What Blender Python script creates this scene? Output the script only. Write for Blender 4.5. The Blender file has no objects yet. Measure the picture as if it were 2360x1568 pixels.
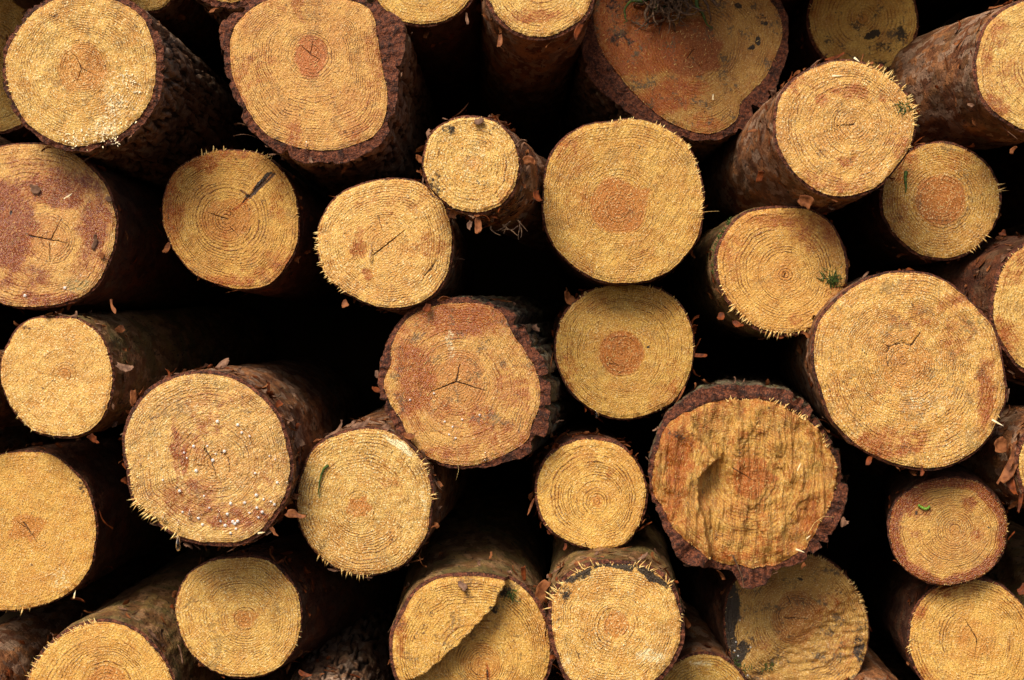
import bpy, math, random
import numpy as np
R = math.radians
scn = bpy.context.scene
COL = scn.collection
random.seed(7); rng = np.random.default_rng(7)

# ------------------------------------------------------------------ camera, light, exposure
D = 3.1                      # metres from the camera to the front of the pile
PX = 1.75 / 2360.0           # metres per photograph unit (2360 wide) at distance D
CX, CY = 1180.0, 784.0
cam = bpy.data.cameras.new('camera'); cam_o = bpy.data.objects.new('camera', cam); COL.objects.link(cam_o)
cam_o.location = (0, 0, 0); cam_o.rotation_euler = (R(90), 0, 0)
cam.sensor_width = 36; cam.lens = 36 * D / 1.75; cam.clip_end = 100; cam.clip_start = 0.01
cam.dof.use_dof = True; cam.dof.focus_distance = D + 0.02; cam.dof.aperture_fstop = 7.1
scn.camera = cam_o
SUN_EL, SUN_AZ = R(43), R(24)       # elevation; azimuth to the left of straight behind the camera
w = bpy.data.worlds.new('World'); scn.world = w; w.use_nodes = True
nt = w.node_tree; bg = nt.nodes['Background']
sky = nt.nodes.new('ShaderNodeTexSky'); sky.sky_type = 'NISHITA'; sky.sun_disc = False
sky.sun_elevation = SUN_EL; sky.sun_rotation = R(180) + SUN_AZ; sky.dust_density = 3.0; sky.air_density = 1.0
nt.links.new(sky.outputs[0], bg.inputs[0]); bg.inputs[1].default_value = 0.085
sl = bpy.data.lights.new('sun', 'SUN'); sl.energy = 2.6; sl.angle = R(26); sl.color = (1.0, 0.93, 0.80)
so = bpy.data.objects.new('sun', sl); COL.objects.link(so)
so.rotation_euler = (R(90) - SUN_EL, 0, -SUN_AZ)
so.location = (-1, -2, 3)
scn.view_settings.view_transform = 'Standard'; scn.view_settings.look = 'None'
scn.view_settings.gamma = 1; scn.view_settings.exposure = 0.74
scn.render.engine = 'CYCLES'

# ------------------------------------------------------------------ noise
_perm = np.random.default_rng(3).permutation(256).astype(np.int32); _perm = np.concatenate([_perm, _perm, _perm])
_g = np.array([[1,1,0],[-1,1,0],[1,-1,0],[-1,-1,0],[1,0,1],[-1,0,1],[1,0,-1],[-1,0,-1],[0,1,1],[0,-1,1],[0,1,-1],[0,-1,-1],[1,1,0],[-1,1,0],[0,-1,1],[0,-1,-1]], float)
def perlin(x, y, z):
    x, y, z = np.broadcast_arrays(np.asarray(x, float), np.asarray(y, float), np.asarray(z, float))
    xi, yi, zi = np.floor(x).astype(int), np.floor(y).astype(int), np.floor(z).astype(int)
    xf, yf, zf = x - xi, y - yi, z - zi
    u, v, q = [f * f * f * (f * (f * 6 - 15) + 10) for f in (xf, yf, zf)]
    def gr(a, b, c):
        h = _perm[_perm[_perm[(xi + a) & 255] + ((yi + b) & 255)] + ((zi + c) & 255)] & 15
        g = _g[h]
        return g[..., 0] * (xf - a) + g[..., 1] * (yf - b) + g[..., 2] * (zf - c)
    def L(a, b, t): return a + t * (b - a)
    return L(L(L(gr(0,0,0), gr(1,0,0), u), L(gr(0,1,0), gr(1,1,0), u), v),
             L(L(gr(0,0,1), gr(1,0,1), u), L(gr(0,1,1), gr(1,1,1), u), v), q)
def fbm(x, y, z, o=4):
    s = 0; a = 1.0
    for i in range(o):
        s = s + a * perlin(x * 2**i + 7.3 * i, y * 2**i, z * 2**i); a *= 0.5
    return s
def smooth(a, b, x): t = np.clip((x - a) / (b - a), 0, 1); return t * t * (3 - 2 * t)

# ------------------------------------------------------------------ mesh helpers
def make(name, verts, faces, mats, parent=None, attrs=None, midx=None, smoothed=True, loc=None):
    me = bpy.data.meshes.new(name)
    V = np.asarray(verts, dtype=np.float32)
    me.from_pydata(V.tolist() if len(V) < 4000 else [], [], faces if len(V) < 4000 else []) if len(V) < 4000 else None
    if len(V) >= 4000:
        me.vertices.add(len(V)); me.vertices.foreach_set('co', V.ravel())
        ln = np.array([len(f) for f in faces], dtype=np.int32)
        flat = np.concatenate([np.asarray(f, dtype=np.int32) for f in faces]) if not isinstance(faces, np.ndarray) else faces.astype(np.int32).ravel()
        me.loops.add(len(flat)); me.loops.foreach_set('vertex_index', flat)
        me.polygons.add(len(ln)); st = np.concatenate([[0], np.cumsum(ln)[:-1]]).astype(np.int32)
        me.polygons.foreach_set('loop_start', st); me.polygons.foreach_set('loop_total', ln)
        me.update(calc_edges=True)
    for m in mats: me.materials.append(m)
    if midx is not None: me.polygons.foreach_set('material_index', np.asarray(midx, dtype=np.int32))
    if attrs:
        for k, a in attrs.items():
            at = me.attributes.new(k, 'FLOAT', 'POINT'); at.data.foreach_set('value', np.asarray(a, dtype=np.float32))
    me.polygons.foreach_set('use_smooth', [smoothed] * len(me.polygons))
    me.validate(clean_customdata=False); me.update()
    o = bpy.data.objects.new(name, me); COL.objects.link(o)
    if parent is not None: o.parent = parent
    if loc is not None: o.location = loc
    return o
def tag(o, label=None, cat=None, group=None, kind=None):
    if label: o['label'] = label
    if cat: o['category'] = cat
    if group: o['group'] = group
    if kind: o['kind'] = kind
    return o
def world(px, py, dy=0.0):
    s = (D + dy) / D
    return ((px - CX) * PX * s, D + dy, (CY - py) * PX * s)
def grid_faces(nu, nv, wrap_v=True, off=0, flip=False):
    """nu rows, nv columns"""
    i = np.arange(nu - 1)[:, None]; j = np.arange(nv if wrap_v else nv - 1)[None, :]
    j2 = (j + 1) % nv
    a = i * nv + j; b = i * nv + j2; c = (i + 1) * nv + j2; d = (i + 1) * nv + j
    f = np.stack([a, b, c, d] if not flip else [a, d, c, b], -1).reshape(-1, 4) + off
    return f

# ------------------------------------------------------------------ materials
def lin(c):  # sRGB 0-255 to linear
    return tuple(((x / 255) / 12.92 if x / 255 <= 0.04045 else ((x / 255 + 0.055) / 1.055) ** 2.4) for x in c) + (1,)
class NB:
    def __init__(s, name):
        s.m = bpy.data.materials.new(name); s.m.use_nodes = True; s.t = s.m.node_tree; s.n = s.t.nodes
        s.bsdf = s.n['Principled BSDF']
    def new(s, k, **kw):
        n = s.n.new(k)
        for a, b in kw.items(): setattr(n, a, b)
        return n
    def link(s, a, b): s.t.links.new(a, b)
    def val(s, inp, v):
        if isinstance(v, bpy.types.NodeSocket): s.link(v, inp)
        else: inp.default_value = v
    def math(s, op, a, b=None, c=None, clamp=False):
        n = s.new('ShaderNodeMath', operation=op, use_clamp=clamp); s.val(n.inputs[0], a)
        if b is not None: s.val(n.inputs[1], b)
        if c is not None: s.val(n.inputs[2], c)
        return n.outputs[0]
    def ramp(s, v, lo, hi, a=0.0, b=1.0):
        n = s.new('ShaderNodeMapRange', interpolation_type='SMOOTHSTEP'); s.val(n.inputs['Value'], v)
        n.inputs['From Min'].default_value = lo; n.inputs['From Max'].default_value = hi
        n.inputs['To Min'].default_value = a; n.inputs['To Max'].default_value = b
        return n.outputs['Result']
    def mix(s, f, a, b, mode='MIX'):
        n = s.new('ShaderNodeMix', data_type='RGBA', blend_type=mode); s.val(n.inputs[0], f)
        s.val(n.inputs[6], a); s.val(n.inputs[7], b); return n.outputs[2]
    def noise(s, vec, scale, detail=3, rough=0.55, dist=0.0):
        n = s.new('ShaderNodeTexNoise'); s.link(vec, n.inputs['Vector']); n.inputs['Scale'].default_value = scale
        n.inputs['Detail'].default_value = detail; n.inputs['Roughness'].default_value = rough; n.inputs['Distortion'].default_value = dist
        return n.outputs['Fac']
    def attr(s, name):
        n = s.new('ShaderNodeAttribute', attribute_name=name); return n.outputs['Fac']
    def mapping(s, vec, loc=(0,0,0), rot=(0,0,0), scale=(1,1,1)):
        n = s.new('ShaderNodeMapping'); s.link(vec, n.inputs[0]); n.inputs[1].default_value = loc; n.inputs[2].default_value = rot; n.inputs[3].default_value = scale
        return n.outputs[0]

LIGHT = lin((229, 184, 94)); MID = lin((202, 143, 56)); LATE = lin((134, 80, 26)); HEART = lin((180, 106, 34))
ORANGE = lin((158, 78, 12)); RED = lin((122, 46, 16)); DARK = lin((15, 11, 9)); PALE = lin((255, 238, 186)); GREY = lin((140, 120, 84))
def mulc(c, t): return tuple(c[i] * t[i] for i in range(3)) + (1,)

def wood_mat(idx, tone=(1, 1, 1), ring=0.5, heart=0.6, fib=0.22, fibang=None, wet=0.2, speck=0.6, red=0.3, grime=0.1):
    b = NB('sawn_wood_%d' % idx)
    if fibang is None: fibang = R(60 + (idx * 37) % 50 - 25)
    tc = b.new('ShaderNodeTexCoord').outputs['Object']
    v = b.mapping(tc, loc=(idx * 3.17, idx * 1.3, idx * 2.11))
    n0 = b.noise(v, 18, 3); n1 = b.noise(v, 55, 4, 0.6); n2 = b.noise(v, 170, 3, 0.65); n3 = b.noise(v, 430, 2, 0.7)
    # streaks left by the saw
    vf = b.mapping(b.mapping(v, rot=(0, fibang, 0)), scale=(55, 55, 380))
    nf = b.noise(vf, 1.0, 3, 0.6)
    vr = b.attr('ring')
    ph = b.math('ADD', vr, b.math('MULTIPLY', b.math('SUBTRACT', n1, 0.5), 0.9))
    sn = b.math('SINE', b.math('MULTIPLY', ph, 6.28318))
    late = b.ramp(sn, 0.0, 1.0)
    cx = b.new('ShaderNodeCombineXYZ'); b.link(b.math('MULTIPLY', ph, 0.55), cx.inputs[0]); cx.inputs[1].default_value = idx * 1.7
    late = b.math('MULTIPLY', late, b.ramp(b.noise(cx.outputs[0], 1.0, 2, 0.6), 0.36, 0.6, 0.3, 1.25))
    late_a = b.math('MULTIPLY', late, b.ramp(n0, 0.32, 0.55, 0.4, 1.0))
    late_a = b.math('MULTIPLY', late_a, b.ramp(n2, 0.32, 0.58, 0.25, 1.0))
    late_a = b.math('MULTIPLY', late_a, b.ramp(b.noise(b.mapping(v, loc=(5, 5, 5)), 26, 2), 0.38, 0.56, 0.25, 1.0))
    col = b.mix(b.ramp(n1, 0.28, 0.78), mulc(LIGHT, tone), mulc(MID, tone))
    col = b.mix(b.math('MULTIPLY', b.ramp(n0, 0.45, 0.7), 0.5), col, mulc(lin((190, 126, 52)), tone))
    col = b.mix(b.math('MULTIPLY', late_a, min(1.0, ring * 1.75)), col, mulc(LATE, tone))
    hm = b.math('MULTIPLY', b.attr('heart'), heart)
    col = b.mix(hm, col, b.mix(b.math('MULTIPLY', late_a, 0.5), mulc(HEART, tone), mulc(lin((140, 74, 22)), tone)))
    # grain
    col = b.mix(b.ramp(n2, 0.5, 0.72, 0.0, 0.4), col, mulc(lin((166, 106, 46)), tone))
    col = b.mix(b.ramp(nf, 0.5, 0.75, 0.0, 0.2 + 0.5 * fib), col, mulc(lin((140, 88, 38)), tone))
    col = b.mix(b.ramp(nf, 0.47, 0.25, 0.0, 0.15 + 0.5 * fib), col, mulc(lin((238, 200, 124)), tone))
    col = b.mix(b.ramp(n3, 0.55, 0.68, 0.0, min(1.0, speck * .95)), col, PALE)  # pale fibre specks, with small glints painted into the colour
    col = b.mix(b.ramp(b.noise(b.mapping(v, loc=(4, 1, 8)), 300, 3, 0.75), 0.34, 0.48, 0.35, 0.0), col, mulc(lin((126, 72, 26)), tone))
    col = b.mix(b.ramp(n3, 0.44, 0.30, 0.0, 0.55), col, mulc(lin((118, 66, 26)), tone))
    col = b.mix(b.math('MULTIPLY', hm, 0.5), col, (1.0, 0.78, 0.52, 1), 'MULTIPLY')
    # resin stains
    st = b.math('ADD', b.math('ADD', b.attr('so'), b.math('MULTIPLY', late, 0.14)), b.math('ADD', b.math('MULTIPLY', b.math('SUBTRACT', n1, 0.5), 0.9), b.math('MULTIPLY', b.math('SUBTRACT', n2, 0.5), 0.8)))
    sm = b.ramp(st, 0.22, 0.86)
    rc = b.mix(b.ramp(b.math('ADD', n1, b.math('MULTIPLY', b.attr('so'), 0.3)), 0.55, 0.8, 0.0, red), ORANGE, RED)
    rc = b.mix(b.ramp(n3, 0.50, 0.68, 0.0, 0.5), rc, lin((208, 130, 54)))
    sm = b.math('MULTIPLY', sm, b.ramp(b.noise(b.mapping(v, loc=(6, 2, 9)), 260, 3, 0.8), 0.34, 0.54, 0.45, 1.0)); col = b.mix(b.math('MULTIPLY', sm, 0.98), col, rc)
    # grime, and dark patches that paint in some shade
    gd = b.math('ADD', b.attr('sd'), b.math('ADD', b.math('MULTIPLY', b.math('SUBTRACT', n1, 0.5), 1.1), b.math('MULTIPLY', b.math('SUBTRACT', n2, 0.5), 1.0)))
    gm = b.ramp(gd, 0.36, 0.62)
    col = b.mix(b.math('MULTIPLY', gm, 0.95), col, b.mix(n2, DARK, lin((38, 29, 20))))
    v2 = b.mapping(v, loc=(9, 4, 2))
    gs = b.ramp(b.math('ADD', b.noise(v2, 30, 3), b.math('MULTIPLY', b.noise(v2, 200, 2), 0.6)), 0.86, 1.02)
    col = b.mix(b.math('MULTIPLY', gs, min(1, grime * 3)), col, lin((96, 74, 48)))
    pits = b.ramp(b.noise(b.mapping(v, loc=(2, 7, 1)), 120, 1, 0.5), 0.72, 0.78)
    col = b.mix(b.math('MULTIPLY', pits, 0.75), col, lin((70, 44, 26)))
    wd = b.ramp(b.math('ADD', b.attr('sw'), b.math('MULTIPLY', b.math('SUBTRACT', n2, 0.5), 1.4)), 0.3, 0.7)
    col = b.mix(b.math('MULTIPLY', wd, 0.75), col, PALE)
    gr = b.ramp(b.math('ADD', b.attr('sg'), b.math('MULTIPLY', b.math('SUBTRACT', n2, 0.5), 0.8)), 0.35, 0.65)
    col = b.mix(b.math('MULTIPLY', gr, 0.8), col, lin((128, 116, 62)))
    ck = b.attr('crk')
    col = b.mix(b.ramp(b.math('ADD', ck, b.math('MULTIPLY', b.math('SUBTRACT', n2, 0.5), 0.5)), 0.3, 0.8, 0.0, 0.9), col, lin((58, 32, 16)))
    b.link(col, b.bsdf.inputs['Base Color'])
    rg = b.math('SUBTRACT', b.ramp(n2, 0.3, 0.7, 0.6, 0.42), b.math('MULTIPLY', sm, 0.12 + 0.2 * wet))
    b.link(rg, b.bsdf.inputs['Roughness']); b.bsdf.inputs['Specular IOR Level'].default_value = 0.35 + 0.4 * wet
    h = b.math('ADD', b.math('MULTIPLY', n3, 0.6), b.math('MULTIPLY', n2, 0.5))
    h = b.math('ADD', h, b.math('MULTIPLY', nf, 0.35 + 0.9 * fib))
    h = b.math('SUBTRACT', h, b.math('MULTIPLY', late_a, 0.30 * (0.4 + ring)))
    bp = b.new('ShaderNodeBump'); bp.inputs['Strength'].default_value = 1.0; bp.inputs['Distance'].default_value = 0.004
    b.link(h, bp.inputs['Height']); b.link(bp.outputs[0], b.bsdf.inputs['Normal'])
    return b.m

def bark_mat(name, c1, c2, c3, fiss, green=0.0, lichen=0.0, rough=0.75):
    b = NB(name)
    tc = b.new('ShaderNodeTexCoord').outputs['Object']
    oi = b.new('ShaderNodeObjectInfo').outputs['Random']
    add = b.new('ShaderNodeVectorMath', operation='ADD'); b.link(tc, add.inputs[0])
    cmb = b.new('ShaderNodeCombineXYZ'); b.link(b.math('MULTIPLY', oi, 37.0), cmb.inputs[0]); b.link(b.math('MULTIPLY', oi, 11.0), cmb.inputs[1]); b.link(cmb.outputs[0], add.inputs[1])
    v = add.outputs[0]
    n0 = b.noise(v, 14, 3); n1 = b.noise(v, 45, 4, 0.6, 0.8); n2 = b.noise(v, 190, 3, 0.65); 
    pl = b.attr('plate')
    col = b.mix(b.ramp(b.math('ADD', b.math('MULTIPLY', n1, 0.6), b.math('MULTIPLY', pl, 0.4)), 0.35, 0.6), c1, c2)
    vo = b.new('ShaderNodeTexVoronoi'); vo.inputs['Scale'].default_value = 1.0
    vd = b.mapping(v, scale=(70, 26, 70)); dn = b.new('ShaderNodeVectorMath', operation='ADD'); b.link(vd, dn.inputs[0])
    nn = b.new('ShaderNodeTexNoise'); b.link(v, nn.inputs['Vector']); nn.inputs['Scale'].default_value = 40; nn.inputs['Detail'].default_value = 3
    sc = b.new('ShaderNodeVectorMath', operation='SCALE'); b.link(nn.outputs['Color'], sc.inputs[0]); sc.inputs['Scale'].default_value = 1.8
    b.link(sc.outputs[0], dn.inputs[1]); b.link(dn.outputs[0], vo.inputs['Vector'])
    cellc = b.new('ShaderNodeSeparateColor'); b.link(vo.outputs['Color'], cellc.inputs[0])
    col = b.mix(b.ramp(cellc.outputs[0], 0.55, 0.75, 0.0, 0.8), col, c3)
    col = b.mix(b.ramp(cellc.outputs[1], 0.6, 0.9, 0.0, 0.5), col, mulc(c1, (0.5, 0.45, 0.45)))
    col = b.mix(b.ramp(n2, 0.45, 0.7, 0.0, 0.5), col, mulc(c1, (0.45, 0.4, 0.4)))
    if green: col = b.mix(b.ramp(b.math('ADD', n0, b.math('MULTIPLY', b.math('SUBTRACT', n2, 0.5), 0.3)), 0.50, 0.62, 0.0, green), col, lin((82, 84, 42)))
    if lichen: col = b.mix(b.ramp(b.noise(b.mapping(v, loc=(3, 3, 3)), 35, 4, 0.7), 0.56, 0.66, 0.0, lichen), col, lin((132, 134, 108)))
    col = b.mix(b.math('MULTIPLY', b.ramp(b.math('ADD', b.attr('fis'), b.math('MULTIPLY', b.math('SUBTRACT', n2, 0.5), 0.5)), 0.3, 0.8), 0.85), col, fiss)
    # the cut edge of the bark
    rim = b.attr('rim')
    rimc = b.mix(b.ramp(n2, 0.36, 0.62), lin((122, 66, 40)), lin((60, 30, 18)))
    lay = b.math('SINE', b.math('MULTIPLY', b.math('ADD', b.attr('plate'), b.math('MULTIPLY', n1, 0.6)), 30.0))
    rimc = b.mix(b.ramp(lay, 0.0, 1.0, 0.0, 0.55), rimc, lin((70, 30, 18)))
    rimc = b.mix(b.ramp(n1, 0.5, 0.62, 0.0, 0.75), rimc, lin((30, 16, 10)))
    rimc = b.mix(b.ramp(b.noise(b.mapping(v, loc=(1, 8, 3)), 320, 2, 0.7), 0.55, 0.7, 0.0, 0.5), rimc, lin((172, 104, 66)))
    col = b.mix(rim, col, rimc)
    b.link(col, b.bsdf.inputs['Base Color']); b.bsdf.inputs['Roughness'].default_value = rough; b.bsdf.inputs['Specular IOR Level'].default_value = 0.3
    h = b.math('ADD', b.math('MULTIPLY', n1, 1.2), b.math('ADD', b.math('MULTIPLY', n2, 0.6), b.math('MULTIPLY', cellc.outputs[2], 0.9)))
    bp = b.new('ShaderNodeBump'); bp.inputs['Strength'].default_value = 1.0; bp.inputs['Distance'].default_value = 0.006
    b.link(h, bp.inputs['Height']); b.link(bp.outputs[0], b.bsdf.inputs['Normal'])
    return b.m
def simple(name, c, c2=None, rough=0.6, scale=120, bump=0.4, spec=0.4, trans=0.0):
    b = NB(name); tc = b.new('ShaderNodeTexCoord').outputs['Object']
    n = b.noise(tc, scale, 3); col = b.mix(b.ramp(n, 0.35, 0.65), c, c2 or mulc(c, (0.6, 0.55, 0.5)))
    b.link(col, b.bsdf.inputs['Base Color']); b.bsdf.inputs['Roughness'].default_value = rough; b.bsdf.inputs['Specular IOR Level'].default_value = spec
    bp = b.new('ShaderNodeBump'); bp.inputs['Strength'].default_value = bump; bp.inputs['Distance'].default_value = 0.002
    b.link(n, bp.inputs['Height']); b.link(bp.outputs[0], b.bsdf.inputs['Normal'])
    return b.m
BARK = {
 'thick': bark_mat('fissured_pine_bark', lin((98, 66, 46)), lin((146, 108, 78)), lin((160, 134, 112)), lin((12, 8, 6)), green=0.0, lichen=0.25),
 'mossy': bark_mat('mossy_fissured_bark', lin((70, 48, 36)), lin((100, 76, 56)), lin((116, 104, 80)), lin((14, 10, 7)), green=0.45, lichen=0.6),
 'flaky': bark_mat('orange_flaking_bark', lin((112, 66, 38)), lin((160, 104, 62)), lin((166, 132, 106)), lin((20, 11, 7)), green=0.15, lichen=0.15),
 'green': bark_mat('greenish_thin_bark', lin((112, 74, 38)), lin((138, 106, 58)), lin((160, 118, 80)), lin((24, 15, 8)), green=0.45, lichen=0.2),
 'brown': bark_mat('thin_brown_bark', lin((76, 38, 20)), lin((104, 56, 30)), lin((98, 66, 46)), lin((18, 10, 7)), green=0.1, lichen=0.1),
}
_s0 = simple
def simple_low(*a): return _s0(*a, spec=0.12)
FLAKE = {
 'a': simple_low('papery_bark_flake', lin((138, 84, 48)), lin((92, 50, 26)), 0.6, 90, 0.5),
 'b': simple_low('grey_pink_bark_flake', lin((132, 98, 76)), lin((84, 58, 44)), 0.6, 90, 0.5),
 'c': simple_low('orange_bark_flake', lin((116, 56, 24)), lin((70, 32, 14)), 0.6, 90, 0.5),
}
SPL = simple('pale_splinter', lin((238, 206, 134)), lin((206, 150, 74)), 0.55, 200, 0.3)
SPLW = simple('white_wood_chip', lin((250, 236, 200)), lin((232, 200, 140)), 0.5, 300, 0.3)
GREEN = simple('green_moss', lin((78, 100, 34)), lin((44, 60, 22)), 0.6, 200, 0.4)
TWIG = simple('dry_root', lin((120, 90, 62)), lin((64, 44, 32)), 0.7, 200, 0.5)
def glass():
    b = NB('clear_resin_drop'); p = b.bsdf
    p.inputs['Base Color'].default_value = (1, 0.97, 0.92, 1); p.inputs['Roughness'].default_value = 0.12
    p.inputs['Transmission Weight'].default_value = 0.5; p.inputs['IOR'].default_value = 1.4
    return b.m
GLINT_BEAD = glass()  # small beads are milky white, their glints put into the colour
CLEAR = glass(); CLEAR.node_tree.nodes['Principled BSDF'].inputs['Transmission Weight'].default_value = 1.0; CLEAR.node_tree.nodes['Principled BSDF'].inputs['Roughness'].default_value = 0.03

# ------------------------------------------------------------------ outlines
def spline(pts, n=16):
    P = np.asarray(pts, float); N = len(P); out = []
    for i in range(N):
        p0, p1, p2, p3 = P[i - 1], P[i], P[(i + 1) % N], P[(i + 2) % N]
        for k in range(n):
            t = k / n
            out.append(0.5 * ((2 * p1) + (-p0 + p2) * t + (2*p0 - 5*p1 + 4*p2 - p3) * t*t + (-p0 + 3*p1 - 3*p2 + p3) * t**3))
    return np.array(out)
def polar(pts, c, th):
    S = spline(pts); dx = S[:, 0] - c[0]; dz = c[1] - S[:, 1]
    a = np.arctan2(dz, dx) % (2 * np.pi); r = np.hypot(dx, dz); o = np.argsort(a); a = a[o]; r = r[o]
    a = np.concatenate([a - 2*np.pi, a, a + 2*np.pi]); r = np.concatenate([r, r, r])
    return np.interp(th, a, r)
def circ(cx, cy, rx, ry=None, n=14, seed=0):
    ry = ry or rx; g = np.random.default_rng(seed + int(abs(cx) * 7 + abs(cy)))
    return [(cx + rx * (1 + g.uniform(-.025, .025)) * math.sin(2*math.pi*k/n), cy - ry * (1 + g.uniform(-.025, .025)) * math.cos(2*math.pi*k/n)) for k in range(n)]

NS, NR = 288, 90
TH = np.arange(NS) * 2 * np.pi / NS
placed = []

def pyramids(base, dirs, width, normal_hint):
    """thin 3-sided tapering slivers; base (n,3), dirs (n,3) full length vectors, width (n,)"""
    n = len(base); d = dirs / np.linalg.norm(dirs, axis=1, keepdims=True)
    h = np.tile(np.asarray(normal_hint, float), (n, 1)); s = np.cross(d, h); s /= np.linalg.norm(s, axis=1, keepdims=True) + 1e-9
    u = np.cross(s, d); w_ = width[:, None]
    bend = u * (np.linalg.norm(dirs, axis=1)[:, None] * rng.uniform(-0.08, 0.08, (n, 1)))
    mid = base + dirs * 0.55 + bend
    V = np.stack([base + s * w_, base - s * w_, base + u * w_, mid + s * w_ * .7, mid - s * w_ * .7, mid + u * w_ * .6, base + dirs], 1).reshape(-1, 3)
    F = []
    for i in range(n):
        o = 7 * i
        F += [(o, o+1, o+4, o+3), (o+1, o+2, o+5, o+4), (o+2, o, o+3, o+5), (o+3, o+4, o+6), (o+4, o+5, o+6), (o+5, o+3, o+6)]
    return V, F

def flake_geo(pos, nrm, up, wdt, ln, curl, g):
    """one curled papery scale with a ragged outline; pos is its attached edge, it runs along up and curls off nrm"""
    nrm = nrm / np.linalg.norm(nrm); up = up - nrm * np.dot(up, nrm); up /= np.linalg.norm(up) + 1e-9; sd = np.cross(up, nrm)
    nu, nv = 8, 5; V = []
    lf = .5 + np.cumsum(g.normal(0, .13, nu)); rt = .5 + np.cumsum(g.normal(0, .13, nu))
    env = np.sin(np.linspace(.5, math.pi * g.uniform(.78, .93), nu)) ** .7
    lf = np.clip(lf, .22, .8) * env; rt = np.clip(rt, .22, .8) * env
    tw = g.uniform(-.6, .6); bow = g.uniform(-.35, .35); cup = g.uniform(.3, 1.6)
    for i in range(nu):
        t = i / (nu - 1); ang = t * (.5 + 2.2 * curl)
        fx = math.sin(ang) / (.5 + 2.2 * curl) ; fz = (1 - math.cos(ang)) / (.5 + 2.2 * curl) * (0.25 + curl)
        for j in range(nv):
            q = j / (nv - 1); q = -lf[i] + (lf[i] + rt[i]) * q
            jag = g.uniform(-.05, .05) if i in (0, nu - 1) else 0
            V.append(pos + up * ln * (fx + jag) + nrm * (.0012 + ln * fz + wdt * (cup * q * q * .6 + tw * q * t * .7) + g.normal(0, .02) * wdt) + sd * (q * wdt + bow * t * t * ln))
    return np.array(V), grid_faces(nu, nv, False).tolist()

class Acc:
    def __init__(s): s.V = []; s.F = []; s.M = []; s.n = 0
    def add(s, V, F, m=0):
        V = np.asarray(V, float); s.V.append(V); s.F += [tuple(int(a) + s.n for a in f) for f in F]; s.M += [m] * len(F); s.n += len(V)
    def build(s, name, mats, parent=None, sm=False, loc=None):
        return make(name, np.concatenate(s.V), s.F, mats, parent, None, s.M, sm, loc)

def paint(X, Z, spots, seed=0):
    """X,Z photo units; spots (x,y,rx,ry,strength[,angle])"""
    a = np.zeros_like(X)
    wx = 14 * perlin(X / 40, Z / 40, seed + .5); wz = 14 * perlin(X / 40, Z / 40, seed + 7.5)
    for s in spots:
        x, y, rx, ry, st = s[:5]; an = R(s[5]) if len(s) > 5 else 0
        dx = X - x + wx; dz = (Z - y) + wz; u = dx * math.cos(an) - dz * math.sin(an); v = dx * math.sin(an) + dz * math.cos(an)
        d = np.sqrt((u / rx) ** 2 + (v / ry) ** 2)
        a = np.maximum(a, st * smooth(1.25, 0.45, d))
    return a
def lines(X, Z, segs, seed=0):
    a = np.zeros_like(X); jx = 1.8 * perlin(X / 9, Z / 9, seed + 3.3); jz = 1.8 * perlin(X / 9, Z / 9, seed + 9.3)
    for s in segs:
        (x0, y0), (x1, y1), w_ = s
        px, pz = X + jx, Z + jz; L2 = (x1 - x0) ** 2 + (y1 - y0) ** 2
        t = np.clip(((px - x0) * (x1 - x0) + (pz - y0) * (y1 - y0)) / L2, 0, 1)
        d = np.hypot(px - x0 - t * (x1 - x0), pz - y0 - t * (y1 - y0)); ww = w_ * .72 * (1 - .65 * t)
        a = np.maximum(a, 1 - smooth(ww * .6, ww * 1.6, d))
    return a

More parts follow.
